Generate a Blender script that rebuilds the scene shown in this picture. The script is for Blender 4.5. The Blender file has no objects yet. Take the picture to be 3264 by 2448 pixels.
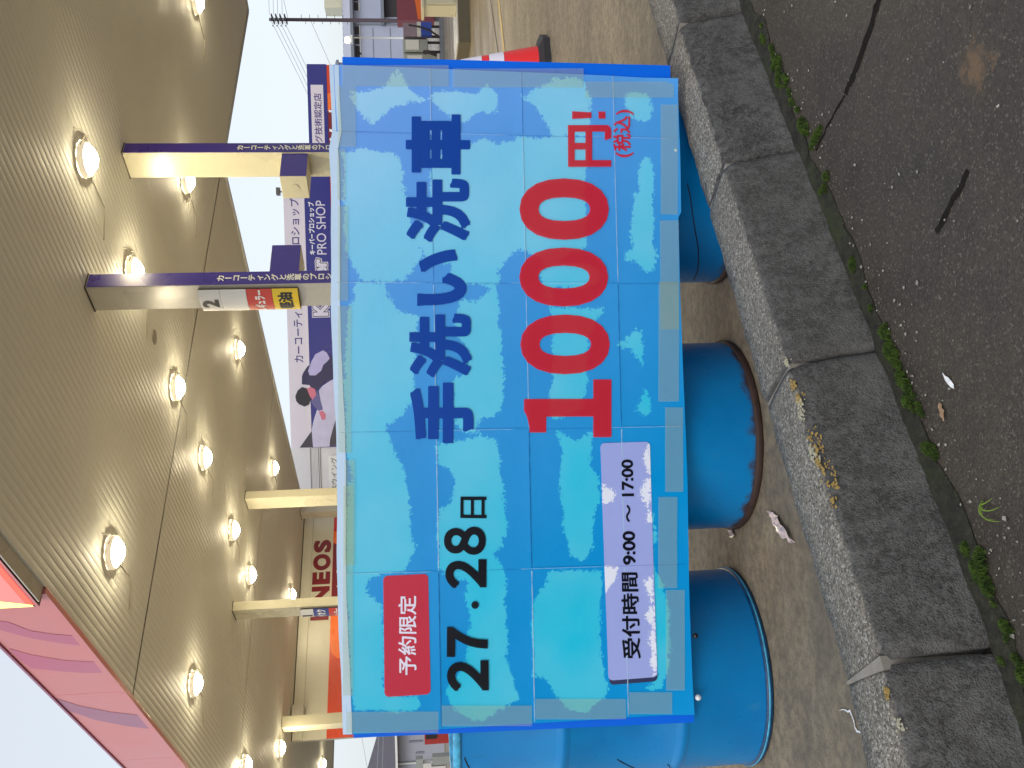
import bpy, math, random
import numpy as np
from mathutils import Matrix, Vector
random.seed(7)
scene = bpy.context.scene
col = scene.collection
PI = math.pi

# ---------------------------------------------------------------- camera
CAM_H, PITCH, ROLL = 0.9586, 0.10735, 0.0311
cp, sp, cr, sr = math.cos(PITCH), math.sin(PITCH), math.cos(ROLL), math.sin(ROLL)
fwd = Vector((0, cp, -sp)); dn = Vector((0, -sp, -cp)); rt = Vector((1, 0, 0))
v_right = cr * rt + sr * dn
v_down = -sr * rt + cr * dn
cam_d = bpy.data.cameras.new('camera')
cam_d.sensor_fit = 'HORIZONTAL'; cam_d.sensor_width = 36.0; cam_d.lens = 36.0 * 2844.17 / 3264
cam_d.clip_start = 0.05; cam_d.clip_end = 3000
cam = bpy.data.objects.new('camera', cam_d); col.objects.link(cam)
m = Matrix((v_down, v_right, -fwd)).transposed().to_4x4()      # phone held upright, picture stored sideways
m.translation = Vector((0, 0, CAM_H)); cam.matrix_world = m
scene.camera = cam

# ---------------------------------------------------------------- sky, sun, exposure
world = bpy.data.worlds.new('World'); scene.world = world; world.use_nodes = True
wn = world.node_tree.nodes; wl = world.node_tree.links
bg = wn['Background']
sky = wn.new('ShaderNodeTexSky'); sky.sky_type = 'NISHITA'; sky.sun_disc = False
SUN_EL, SUN_AZ = math.radians(42), math.radians(-158)          # azimuth from +Y, clockwise
sky.sun_elevation = SUN_EL; sky.sun_rotation = SUN_AZ; sky.dust_density = 3.0; sky.air_density = 1.0
hsv = wn.new('ShaderNodeHueSaturation'); hsv.inputs['Saturation'].default_value = 0.6
wl.new(sky.outputs['Color'], hsv.inputs['Color'])
ov = wn.new('ShaderNodeMix'); ov.data_type = 'RGBA'; ov.inputs[0].default_value = 0.62      # even cloud cover over the clear-sky model
ov.inputs[7].default_value = (4.5, 4.8, 5.05, 1)
wl.new(hsv.outputs['Color'], ov.inputs[6])
wl.new(ov.outputs[2], bg.inputs['Color'])
bg.inputs['Strength'].default_value = 0.15
sun_d = bpy.data.lights.new('sun', 'SUN'); sun_d.energy = 0.5; sun_d.angle = math.radians(25); sun_d.color = (1.0, 0.98, 0.95)
sun = bpy.data.objects.new('sun', sun_d); col.objects.link(sun)
sd_ = Vector((math.sin(SUN_AZ) * math.cos(SUN_EL), math.cos(SUN_AZ) * math.cos(SUN_EL), math.sin(SUN_EL)))
sun.rotation_euler = sd_.to_track_quat('Z', 'Y').to_euler(); sun.location = sd_ * 40
vs = scene.view_settings
vs.view_transform = 'Standard'; vs.look = 'None'; vs.gamma = 1; vs.use_curve_mapping = False; vs.exposure = 0.44
scene.render.engine = 'CYCLES'
scene.cycles.use_denoising = True
scene.cycles.max_bounces = 8
scene.cycles.sample_clamp_indirect = 6.0

# ---------------------------------------------------------------- station frame: a runs along the kerb, b runs away from the road
TH = 0.65677
PX, PY = math.cos(TH), math.sin(TH)
def S(a, b, z=0.0):
    return Vector((a * PX - b * PY, a * PY + b * PX, z))

# ---------------------------------------------------------------- helpers
def lin(c):
    c = c / 255.0
    return c / 12.92 if c <= 0.04045 else ((c + 0.055) / 1.055) ** 2.4
def C(r, g, b, k=1.0):
    return (lin(r) * k, lin(g) * k, lin(b) * k, 1)

def tag(o, label=None, cat=None, group=None, kind=None):
    if label: o['label'] = label
    if cat: o['category'] = cat
    if group: o['group'] = group
    if kind: o['kind'] = kind
    return o

def thing(name, loc=(0, 0, 0), label=None, cat=None, group=None):
    o = bpy.data.objects.new(name, None); col.objects.link(o); o.location = loc
    o.empty_display_size = 0.1
    return tag(o, label, cat, group)

def link(name, me, mat=None, parent=None):
    """a mesh whose coordinates are world coordinates; keeps them when parented"""
    o = bpy.data.objects.new(name, me); col.objects.link(o)
    if mat is not None:
        for mm in (mat if isinstance(mat, (list, tuple)) else [mat]): me.materials.append(mm)
    if parent is not None:
        o.parent = parent
        inv = Vector((0, 0, 0)); p = parent
        while p is not None:
            inv += p.location; p = p.parent
        o.location = -inv
    return o

def mesh(name, verts, faces, mat=None, parent=None, smooth=False):
    me = bpy.data.meshes.new(name)
    me.from_pydata([tuple(v) for v in verts], [], faces); me.update()
    if smooth:
        for p in me.polygons: p.use_smooth = True
    return link(name, me, mat, parent)

class MB:
    """collects shapes, builds one mesh object"""
    def __init__(self): self.v = []; self.f = []
    def add(self, vs, fs):
        n = len(self.v); self.v += [Vector(v) for v in vs]; self.f += [tuple(i + n for i in f) for f in fs]; return self
    def hexa(self, p):                       # 8 points: bottom 4 ccw, top 4 ccw
        return self.add(p, [(3, 2, 1, 0), (4, 5, 6, 7), (0, 1, 5, 4), (1, 2, 6, 5), (2, 3, 7, 6), (3, 0, 4, 7)])
    def box(self, x0, x1, y0, y1, z0, z1):
        return self.hexa([(x0, y0, z0), (x1, y0, z0), (x1, y1, z0), (x0, y1, z0), (x0, y0, z1), (x1, y0, z1), (x1, y1, z1), (x0, y1, z1)])
    def sbox(self, a0, a1, b0, b1, z0, z1):  # box in the station frame
        return self.hexa([S(a0, b0, z0), S(a1, b0, z0), S(a1, b1, z0), S(a0, b1, z0), S(a0, b0, z1), S(a1, b0, z1), S(a1, b1, z1), S(a0, b1, z1)])
    def tube(self, pts, r, n=8, cap=True):
        pts = [Vector(p) for p in pts]; base = len(self.v)
        rr = r if isinstance(r, (list, tuple)) else [r] * len(pts)
        for i, p in enumerate(pts):
            d = (pts[min(i + 1, len(pts) - 1)] - pts[max(i - 1, 0)]).normalized()
            u = d.cross(Vector((0, 0, 1)))
            if u.length < 0.05: u = d.cross(Vector((1, 0, 0)))
            u.normalize(); w = d.cross(u)
            for k in range(n):
                t = 2 * PI * k / n
                self.v.append(p + rr[i] * (math.cos(t) * u + math.sin(t) * w))
        for i in range(len(pts) - 1):
            for k in range(n):
                a = base + i * n + k; b = base + i * n + (k + 1) % n
                self.f.append((a, b, b + n, a + n))
        if cap:
            self.f.append(tuple(base + k for k in range(n))); e = base + (len(pts) - 1) * n
            self.f.append(tuple(e + n - 1 - k for k in range(n)))
        return self
    def lathe(self, prof, c=(0, 0, 0), n=64):   # prof: (r, z) pairs
        base = len(self.v); c = Vector(c)
        for r, z in prof:
            for k in range(n):
                t = 2 * PI * k / n
                self.v.append(c + Vector((r * math.cos(t), r * math.sin(t), z)))
        for i in range(len(prof) - 1):
            for k in range(n):
                a = base + i * n + k; b = base + i * n + (k + 1) % n
                self.f.append((a, b, b + n, a + n))
        return self
    def build(self, name, mat=None, parent=None, smooth=False):
        return mesh(name, self.v, self.f, mat, parent, smooth)

def bevel(o, w=0.004, seg=2):
    md = o.modifiers.new('bevel', 'BEVEL'); md.width = w; md.segments = seg; md.limit_method = 'ANGLE'; md.angle_limit = math.radians(40)
    return o

# ---------------------------------------------------------------- materials
def new_mat(name, base=(0.5, 0.5, 0.5, 1), rough=0.6, metal=0.0, spec=None):
    mt = bpy.data.materials.new(name); mt.use_nodes = True
    b = mt.node_tree.nodes['Principled BSDF']
    b.inputs['Base Color'].default_value = base; b.inputs['Roughness'].default_value = rough; b.inputs['Metallic'].default_value = metal
    if spec is not None: b.inputs['Specular IOR Level'].default_value = spec
    return mt
class N:
    """thin node-graph writer"""
    def __init__(self, mt): self.t = mt.node_tree; self.b = self.t.nodes['Principled BSDF']
    def n(self, kind, **kw):
        x = self.t.nodes.new(kind)
        for k, v in kw.items():
            if k.startswith('i_'):
                key = k[2:]; key = int(key) if key.isdigit() else key.replace('_', ' ')
                s = x.inputs[key]
                if hasattr(v, 'is_output') or isinstance(v, bpy.types.NodeSocket): self.t.links.new(v, s)
                else: s.default_value = v
            else: setattr(x, k, v)
        return x
    def coord(self, which='Object'): return self.n('ShaderNodeTexCoord').outputs[which]
    def noise(self, vec, scale, detail=3, rough=0.55, dist=0.0):
        return self.n('ShaderNodeTexNoise', i_Vector=vec, i_Scale=scale, i_Detail=detail, i_Roughness=rough, i_Distortion=dist).outputs['Fac']
    def vor(self, vec, scale, feature='F1'):
        return self.n('ShaderNodeTexVoronoi', feature=feature, i_Vector=vec, i_Scale=scale)
    def ramp(self, fac, stops, interp='LINEAR'):
        r = self.n('ShaderNodeValToRGB', i_Fac=fac); e = r.color_ramp.elements; r.color_ramp.interpolation = interp
        while len(e) < len(stops): e.new(0.5)
        for el, (p, c) in zip(e, stops):
            el.position = p; el.color = c if isinstance(c, (tuple, list)) else (c, c, c, 1)
        return r.outputs['Color']
    def mix(self, fac, a, b, blend='MIX'):
        x = self.n('ShaderNodeMix', data_type='RGBA', blend_type=blend)
        for key, v in (('Factor', fac), ('A', a), ('B', b)):
            s = [q for q in x.inputs if q.name == key and q.enabled][0] if key == 'Factor' else [q for q in x.inputs if q.name == key and q.type == 'RGBA'][0]
            if isinstance(v, bpy.types.NodeSocket): self.t.links.new(v, s)
            else: s.default_value = v
        return [q for q in x.outputs if q.type == 'RGBA'][0]
    def math(self, op, a, b=None, c=None, clamp=False):
        x = self.n('ShaderNodeMath', operation=op, use_clamp=clamp)
        for i, v in enumerate((a, b, c)):
            if v is None: continue
            if isinstance(v, bpy.types.NodeSocket): self.t.links.new(v, x.inputs[i])
            else: x.inputs[i].default_value = v
        return x.outputs[0]
    def sep(self, vec):
        return self.n('ShaderNodeSeparateXYZ', i_Vector=vec).outputs
    def bump(self, h, strength=0.3, dist=0.01):
        x = self.n('ShaderNodeBump', i_Height=h, i_Strength=strength, i_Distance=dist)
        self.t.links.new(x.outputs['Normal'], self.b.inputs['Normal']); return x
    def color(self, c): self.t.links.new(c, self.b.inputs['Base Color'])
    def rough(self, c): self.t.links.new(c, self.b.inputs['Roughness'])

def worn(name, base, rough=0.5, var=0.12, scale=3.0, metal=0.0, spec=None, fine=True):
    """painted surface with uneven tone"""
    mt = new_mat(name, base, rough, metal, spec); g = N(mt); v = g.coord()
    n1 = g.noise(v, scale, 4); n2 = g.noise(v, scale * 9, 3)
    f = g.math('MULTIPLY_ADD', n2, 0.35, g.math('MULTIPLY', n1, 0.65))
    lo = tuple(c * (1 - var) for c in base[:3]) + (1,); hi = tuple(min(1, c * (1 + var)) for c in base[:3]) + (1,)
    g.color(g.ramp(f, [(0.3, lo), (0.7, hi)]))
    g.rough(g.ramp(n1, [(0.3, rough * 0.8), (0.7, min(1, rough * 1.2))]))
    if fine: g.bump(n2, 0.08, 0.002)
    return mt
def emit(name, c, s):
    mt = new_mat(name, c, 0.3); b = mt.node_tree.nodes['Principled BSDF']
    b.inputs['Emission Color'].default_value = c; b.inputs['Emission Strength'].default_value = s
    return mt

# ---------------------------------------------------------------- lettering: outlines of the built-in font, fattened and filled
_glyph = {}
def glyph(ch, bold=0.0, res=56):
    key = (ch, bold, res)
    if key in _glyph: return _glyph[key]
    cu = bpy.data.curves.new('glyph', 'FONT'); cu.body = ch; cu.resolution_u = 5
    ob = bpy.data.objects.new('glyph', cu); col.objects.link(ob); bpy.context.view_layer.update()
    me = bpy.data.meshes.new_from_object(ob.evaluated_get(bpy.context.evaluated_depsgraph_get()))
    bpy.data.objects.remove(ob); bpy.data.curves.remove(cu)
    V = np.array([v.co[:2] for v in me.vertices]); cnt = {}
    for p in me.polygons:
        for e in p.edge_keys: cnt[e] = cnt.get(e, 0) + 1
    E = np.array([e for e, c in cnt.items() if c == 1]); bpy.data.meshes.remove(me)
    A, B = V[E[:, 0]], V[E[:, 1]]
    nb = {}
    for p_, q_ in E: nb.setdefault(p_, []).append(q_); nb.setdefault(q_, []).append(p_)
    sharp = np.zeros(len(V), bool)                       # true corners of the outline
    for p_, qs in nb.items():
        if len(qs) == 2:
            a_, b_ = V[p_] - V[qs[0]], V[qs[1]] - V[p_]
            sharp[p_] = (a_ @ b_) < 0.72 * np.linalg.norm(a_) * np.linalg.norm(b_)
    shA, shB = sharp[E[:, 0]], sharp[E[:, 1]]
    lo, hi = V.min(0), V.max(0); size = max(hi[1] - lo[1], 0.3); h = size / res
    lo = lo - bold - 1.5 * h; hi = hi + bold + 1.5 * h
    nx, ny = int((hi[0] - lo[0]) / h) + 2, int((hi[1] - lo[1]) / h) + 2
    gx, gy = lo[0] + h * np.arange(nx), lo[1] + h * np.arange(ny)
    D = np.zeros((ny, nx)); AB = B - A; L2 = (AB ** 2).sum(1) + 1e-12
    for j in range(ny):
        P = np.c_[gx, np.full(nx, gy[j])]
        d = P[:, None, :] - A[None]
        t = np.clip((d * AB).sum(2) / L2, 0, 1)
        dv_ = d - t[..., None] * AB; dd_ = np.sqrt((dv_ ** 2).sum(2)); k_ = dd_.argmin(1); ar_ = np.arange(nx)
        dist = dd_[ar_, k_]; tip = ((t[ar_, k_] <= 0) & shA[k_]) | ((t[ar_, k_] >= 1) & shB[k_])
        dist = np.where(tip, np.abs(dv_[ar_, k_]).max(1), dist)          # keeps stroke ends square
        cross = ((A[:, 1] > gy[j]) != (B[:, 1] > gy[j]))
        xs = A[cross, 0] + (gy[j] - A[cross, 1]) / (B[cross, 1] - A[cross, 1]) * AB[cross, 0]
        ins = ((xs[None] > gx[:, None]).sum(1) % 2) == 1
        D[j] = np.where(ins, dist, -dist)
    D += bold
    verts, faces, idx = [], [], {}
    def vid(x, y):
        k = (round(x, 6), round(y, 6))
        if k not in idx: idx[k] = len(verts); verts.append((x, y))
        return idx[k]
    for j in range(ny - 1):
        run = None
        for i in range(nx):
            full = i < nx - 1 and D[j, i] > 0 and D[j, i + 1] > 0 and D[j + 1, i] > 0 and D[j + 1, i + 1] > 0
            if full and run is None: run = i
            if run is not None and (not full or i - run >= 6):
                faces.append((vid(gx[run], gy[j]), vid(gx[i], gy[j]), vid(gx[i], gy[j + 1]), vid(gx[run], gy[j + 1])))
                run = i if full else None
            if i == nx - 1 or full: continue
            cs = [(i, j), (i + 1, j), (i + 1, j + 1), (i, j + 1)]; dv = [D[q, p] for p, q in cs]
            if max(dv) <= 0: continue
            poly = []
            for k in range(4):
                p, q = cs[k], cs[(k + 1) % 4]; a, b = dv[k], dv[(k + 1) % 4]
                if a > 0: poly.append(vid(gx[p[0]], gy[p[1]]))
                if (a > 0) != (b > 0):
                    t = a / (a - b); poly.append(vid(gx[p[0]] + t * (gx[q[0]] - gx[p[0]]), gy[p[1]] + t * (gy[q[1]] - gy[p[1]])))
            pp = []
            for x in poly:
                if x not in pp: pp.append(x)
            if len(pp) >= 3: faces.append(tuple(pp))
    V = np.array(verts); r = (V, faces, V.min(0), V.max(0))
    _glyph[key] = r
    return r

def text2d(s, bold=0.0, res=40, vertical=False, pitch=None):
    """(verts, faces) of a line of text scaled to the unit box"""
    VV, FF, n, pen = [], [], 0, 0.0
    cjk = any(ord(c) > 0x2000 for c in s)
    if not cjk and not vertical:
        V, F, lo, hi = glyph(s, bold, res); VV, FF = [V], list(F)
    else:
        for ch in s:
            full = ord(ch) > 0x2000
            if ch == ' ': pen += 0.45; continue
            V, F, lo, hi = glyph(ch, bold, res); V = V.copy(); adv = 1.0 if full else (hi[0] - lo[0] + 0.09)
            if vertical:
                c = np.array([0.5, 0.38]) if full else (lo + hi) / 2
                if ch == 'ー': V = np.c_[(V[:, 1] - c[1]), -(V[:, 0] - c[0])] + c
                V = V - c + np.array([0.0, -pen]); pen += pitch or 1.0
            else:
                V = V + np.array([pen - (0 if full else lo[0] - 0.045), 0]); pen += (pitch or 1.0) if full else adv
            VV.append(V); FF += [tuple(i + n for i in f) for f in F]; n += len(V)
    V = np.concatenate(VV); lo, hi = V.min(0), V.max(0)
    return (V - lo) / (hi - lo), FF

def lettering(name, s, place, mat, parent, bold=0.0, res=40, vertical=False, pitch=None):
    """place(u, v) -> point, u to the right and v up, both 0..1"""
    V, F = text2d(s, bold, res, vertical, pitch)
    return mesh(name, [place(u, v) for u, v in V], F, mat, parent)
def quad_place(tl, tr, br, bl, fn):
    def p(u, v):
        x = (1 - u) * ((1 - v) * bl[0] + v * tl[0]) + u * ((1 - v) * br[0] + v * tr[0])
        y = (1 - u) * ((1 - v) * bl[1] + v * tl[1]) + u * ((1 - v) * br[1] + v * tr[1])
        return fn(x, y)
    return p
def rect(x0, x1, y0, y1): return ((x0, y1), (x1, y1), (x1, y0), (x0, y0))
# ---------------------------------------------------------------- traced shapes, metres
LIGHT = [
    [(0.772, 1.102), (0.779, 1.058), (0.799, 1.008), (0.835, 0.985), (0.809, 0.968), (0.788, 0.96), (0.751, 0.912), (0.748, 0.952), (0.739, 0.988), (0.706, 1.029), (0.686, 1.052), (0.714, 1.073), (0.746, 1.103)] ,
    [(0.775, 0.894), (0.778, 0.853), (0.773, 0.781), (0.796, 0.744), (0.765, 0.714), (0.724, 0.719), (0.719, 0.779), (0.692, 0.811), (0.701, 0.842), (0.719, 0.855), (0.76, 0.899)] ,
    [(0.763, 0.655), (0.788, 0.608), (0.815, 0.561), (0.814, 0.492), (0.766, 0.468), (0.656, 0.474), (0.656, 0.58), (0.683, 0.584), (0.715, 0.601), (0.742, 0.623)] ,
    [(0.619, 1.128), (0.625, 1.084), (0.616, 0.996), (0.589, 0.98), (0.513, 0.973), (0.401, 0.95), (0.347, 0.925), (0.316, 0.952), (0.281, 0.98), (0.279, 1.086), (0.314, 1.107), (0.359, 1.132)] ,
    [(0.585, 0.904), (0.625, 0.853), (0.638, 0.799), (0.652, 0.763), (0.638, 0.718), (0.647, 0.69), (0.657, 0.658), (0.656, 0.534), (0.654, 0.474), (0.578, 0.481), (0.532, 0.491), (0.368, 0.492), (0.359, 0.497), (0.319, 0.591), (0.357, 0.672), (0.335, 0.704), (0.299, 0.733), (0.265, 0.729), (0.268, 0.856), (0.324, 0.854), (0.32, 0.912), (0.397, 0.95), (0.446, 0.908)] ,
    [(0.775, 0.372), (0.775, 0.311), (0.743, 0.302), (0.706, 0.304), (0.697, 0.332), (0.706, 0.36), (0.743, 0.373)] ,
    [(0.6, 0.335), (0.603, 0.312), (0.55, 0.299), (0.499, 0.306), (0.439, 0.3), (0.365, 0.31), (0.333, 0.297), (0.296, 0.312), (0.292, 0.336), (0.32, 0.358), (0.321, 0.386), (0.339, 0.388), (0.357, 0.366), (0.403, 0.37), (0.449, 0.368), (0.486, 0.353), (0.509, 0.366), (0.513, 0.343), (0.568, 0.343)] ,
    [(0.277, 1.086), (0.268, 1.043), (0.236, 1.021), (0.204, 1.0), (0.19, 0.965), (0.185, 0.939), (0.127, 0.958), (0.007, 0.966), (-0.016, 0.954), (-0.064, 0.991), (-0.081, 1.005), (-0.102, 1.045), (-0.125, 1.033), (-0.179, 1.017), (-0.211, 0.995), (-0.26, 0.992), (-0.305, 0.985), (-0.395, 0.979), (-0.418, 0.971), (-0.474, 0.999), (-0.467, 1.14), (-0.255, 1.125), (-0.165, 1.144), (0.057, 1.141), (0.22, 1.123)] ,
    [(0.228, 0.834), (0.222, 0.794), (0.249, 0.757), (0.271, 0.738), (0.203, 0.731), (0.158, 0.737), (0.135, 0.729), (0.054, 0.727), (0.017, 0.723), (-0.068, 0.735), (-0.085, 0.758), (-0.089, 0.79), (-0.12, 0.809), (-0.114, 0.849), (-0.077, 0.862), (-0.005, 0.864), (0.021, 0.854), (0.038, 0.822), (0.083, 0.812), (0.138, 0.851), (0.205, 0.844)] ,
    [(-0.152, 0.913), (-0.149, 0.86), (-0.134, 0.787), (-0.149, 0.751), (-0.217, 0.744), (-0.271, 0.737), (-0.362, 0.731), (-0.429, 0.742), (-0.446, 0.77), (-0.495, 0.78), (-0.488, 0.915), (-0.322, 0.91), (-0.301, 0.873), (-0.257, 0.863), (-0.216, 0.88), (-0.201, 0.906)] ,
    [(0.204, 0.59), (0.194, 0.511), (0.201, 0.428), (0.174, 0.466), (0.116, 0.491), (0.066, 0.502), (0.011, 0.499), (-0.03, 0.509), (-0.071, 0.515), (-0.104, 0.604), (-0.059, 0.607), (0.014, 0.596), (0.132, 0.592), (0.177, 0.595)] ,
    [(-0.128, 0.591), (-0.157, 0.536), (-0.127, 0.489), (-0.177, 0.495), (-0.227, 0.502), (-0.26, 0.475), (-0.328, 0.477), (-0.346, 0.491), (-0.4, 0.502), (-0.437, 0.494), (-0.481, 0.528), (-0.466, 0.56), (-0.415, 0.572), (-0.324, 0.583), (-0.255, 0.586), (-0.187, 0.574)] ,
    [(0.1, 0.421), (0.113, 0.393), (0.14, 0.364), (0.13, 0.346), (0.038, 0.348), (0.062, 0.366), (0.085, 0.384)] ,
    [(-0.017, 0.345), (-0.05, 0.332), (-0.082, 0.329), (-0.1, 0.348), (-0.08, 0.371), (-0.058, 0.356)] ,
    [(-0.243, 1.137), (-0.249, 0.992), (-0.339, 0.986), (-0.415, 0.975), (-0.481, 0.999), (-0.486, 1.066), (-0.502, 1.101), (-0.528, 1.107), (-0.557, 1.077), (-0.566, 1.064), (-0.789, 1.066), (-0.807, 1.058), (-0.813, 0.978), (-0.845, 0.971), (-0.85, 1.024), (-0.837, 1.147), (-0.801, 1.15), (-0.561, 1.156), (-0.384, 1.155)] ,
    [(-0.324, 0.91), (-0.308, 0.873), (-0.25, 0.745), (-0.336, 0.744), (-0.369, 0.726), (-0.418, 0.742), (-0.448, 0.77), (-0.481, 0.744), (-0.522, 0.736), (-0.585, 0.742), (-0.676, 0.736), (-0.734, 0.742), (-0.78, 0.726), (-0.84, 0.714), (-0.895, 0.833), (-0.836, 0.899), (-0.8, 0.902), (-0.732, 0.851), (-0.625, 0.834), (-0.552, 0.845), (-0.517, 0.831), (-0.505, 0.889), (-0.441, 0.913)] ,
    [(-0.58, 0.669), (-0.528, 0.626), (-0.501, 0.625), (-0.509, 0.478), (-0.563, 0.484), (-0.645, 0.487), (-0.691, 0.493), (-0.783, 0.477), (-0.829, 0.469), (-0.855, 0.494), (-0.889, 0.536), (-0.867, 0.591), (-0.819, 0.622), (-0.786, 0.634), (-0.779, 0.671)] ,
    [(-0.328, 0.337), (-0.425, 0.321), (-0.447, 0.336), (-0.526, 0.333), (-0.545, 0.31), (-0.633, 0.299), (-0.726, 0.297), (-0.794, 0.304), (-0.839, 0.329), (-0.832, 0.367), (-0.806, 0.338), (-0.608, 0.341), (-0.447, 0.34)] ,
    [(0.196, 0.59), (0.274, 0.619), (0.297, 0.623), (0.319, 0.591), (0.313, 0.48), (0.285, 0.453), (0.258, 0.468), (0.25, 0.519), (0.256, 0.588)] ,
    [(0.275, 1.108), (0.269, 1.038), (0.237, 1.026), (0.206, 1.0), (0.182, 0.948), (0.159, 0.944), (0.155, 1.125), (0.199, 1.124)] ,
]
WHITE = [
    [(-0.165, 0.331), (-0.178, 0.346), (-0.214, 0.352), (-0.256, 0.344), (-0.279, 0.354), (-0.306, 0.371), (-0.339, 0.346), (-0.38, 0.352), (-0.39, 0.339)] ,
    [(-0.274, 0.473), (-0.284, 0.452), (-0.303, 0.43), (-0.321, 0.444), (-0.333, 0.472)] ,
    [(-0.5, 0.478), (-0.497, 0.431), (-0.529, 0.437), (-0.555, 0.461), (-0.573, 0.475)] ,
    [(-0.535, 0.338), (-0.542, 0.362), (-0.58, 0.354), (-0.608, 0.345), (-0.634, 0.365), (-0.663, 0.343), (-0.699, 0.358), (-0.727, 0.345), (-0.763, 0.355), (-0.796, 0.344), (-0.797, 0.335)] ,
]
WBOX = [(-0.166, 0.472), (-0.167, 0.336), (-0.802, 0.335), (-0.804, 0.469)]
RBOX = [(-0.491, 1.059), (-0.491, 0.942), (-0.808, 0.945), (-0.807, 1.065)]
TEXTS = [
    ('手', [(-0.147, 0.978), (0.012, 0.973), (0.006, 0.807), (-0.153, 0.812)]) ,
    ('洗', [(0.027, 0.975), (0.193, 0.97), (0.189, 0.806), (0.022, 0.812)]) ,
    ('い', [(0.213, 0.949), (0.361, 0.944), (0.359, 0.815), (0.211, 0.819)]) ,
    ('洗', [(0.382, 0.973), (0.547, 0.968), (0.546, 0.8), (0.379, 0.805)]) ,
    ('車', [(0.558, 0.968), (0.716, 0.963), (0.716, 0.794), (0.557, 0.799)]) ,
    ('１', [(-0.143, 0.678), (0.011, 0.673), (0.004, 0.436), (-0.151, 0.441)]) ,
    ('０', [(0.025, 0.682), (0.184, 0.677), (0.178, 0.435), (0.018, 0.44)]) ,
    ('０', [(0.205, 0.679), (0.362, 0.674), (0.358, 0.434), (0.2, 0.439)]) ,
    ('０', [(0.382, 0.673), (0.546, 0.668), (0.545, 0.426), (0.379, 0.431)]) ,
    ('円', [(0.576, 0.536), (0.688, 0.533), (0.688, 0.414), (0.576, 0.418)]) ,
    ('!', [(0.704, 0.521), (0.725, 0.52), (0.725, 0.43), (0.704, 0.43)]) ,
    ('(税込)', [(0.601, 0.413), (0.729, 0.408), (0.729, 0.352), (0.601, 0.356)]) ,
    ('２', [(-0.802, 0.902), (-0.722, 0.9), (-0.729, 0.79), (-0.81, 0.792)]) ,
    ('７', [(-0.713, 0.9), (-0.634, 0.897), (-0.641, 0.789), (-0.72, 0.792)]) ,
    ('・', [(-0.59, 0.831), (-0.57, 0.831), (-0.571, 0.811), (-0.591, 0.812)]) ,
    ('２', [(-0.531, 0.898), (-0.455, 0.896), (-0.461, 0.787), (-0.537, 0.79)]) ,
    ('８', [(-0.444, 0.899), (-0.37, 0.897), (-0.375, 0.786), (-0.449, 0.789)]) ,
    ('日', [(-0.349, 0.853), (-0.293, 0.851), (-0.296, 0.782), (-0.353, 0.784)]) ,
    ('予約限定', [(-0.751, 1.028), (-0.544, 1.021), (-0.547, 0.974), (-0.755, 0.98)]) ,
    ('受付時間 9:00～17:00', [(-0.747, 0.43), (-0.212, 0.422), (-0.213, 0.382), (-0.75, 0.379)])
]
TAPES = [ [(0.788, 1.125), (0.843, 1.124), (0.845, 0.847), (0.789, 0.848)],[(0.787, 0.837), (0.836, 0.836), (0.839, 0.486), (0.788, 0.488)],[(0.63, 1.141), (0.788, 1.136), (0.788, 1.09), (0.63, 1.095)],[(0.493, 1.148), (0.626, 1.143), (0.626, 1.122), (0.492, 1.126)],[(0.231, 1.153), (0.477, 1.146), (0.477, 1.12), (0.23, 1.127)],[(-0.164, 1.166), (0.217, 1.154), (0.216, 1.119), (-0.166, 1.131)],[(-0.457, 1.157), (-0.183, 1.149), (-0.184, 1.122), (-0.458, 1.131)],[(-0.795, 1.172), (-0.251, 1.155), (-0.252, 1.129), (-0.797, 1.146)],[(0.761, 0.484), (0.804, 0.483), (0.806, 0.239), (0.762, 0.24)],[(0.446, 0.286), (0.743, 0.277), (0.743, 0.229), (0.445, 0.239)],[(0.135, 0.298), (0.43, 0.289), (0.429, 0.237), (0.134, 0.246)],[(-0.06, 0.309), (0.263, 0.299), (0.262, 0.242), (-0.061, 0.252)],[(-0.304, 0.298), (-0.076, 0.291), (-0.078, 0.241), (-0.306, 0.248)],[(-0.563, 0.325), (-0.317, 0.317), (-0.319, 0.265), (-0.566, 0.273)],[(-0.84, 0.313), (-0.569, 0.304), (-0.572, 0.252), (-0.843, 0.261)],[(-0.893, 1.166), (-0.838, 1.164), (-0.854, 0.926), (-0.91, 0.928)],[(-0.893, 0.919), (-0.839, 0.917), (-0.856, 0.678), (-0.91, 0.68)],[(-0.893, 0.67), (-0.839, 0.668), (-0.855, 0.424), (-0.91, 0.425)],[(-0.897, 0.416), (-0.838, 0.414), (-0.846, 0.296), (-0.905, 0.298)] ]
STRIPES = [[(8.92, 5.23), (8.97, 5.15), (9.21, 5.02), (9.33, 4.83), (9.4, 4.63), (9.67, 4.61), (9.59, 4.82), (9.4, 5.08), (9.13, 5.31)], [(9.63, 5.39), (9.84, 5.23), (10.05, 4.96), (10.16, 4.65), (10.49, 4.6), (10.47, 4.83), (10.38, 5.07), (10.23, 5.36), (9.91, 5.39)], [(11.23, 5.41), (11.53, 5.24), (11.84, 4.94), (12.03, 4.63), (12.6, 4.63), (12.43, 4.9), (12.1, 5.21), (11.68, 5.42)]]
LAMP = 150.0

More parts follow.
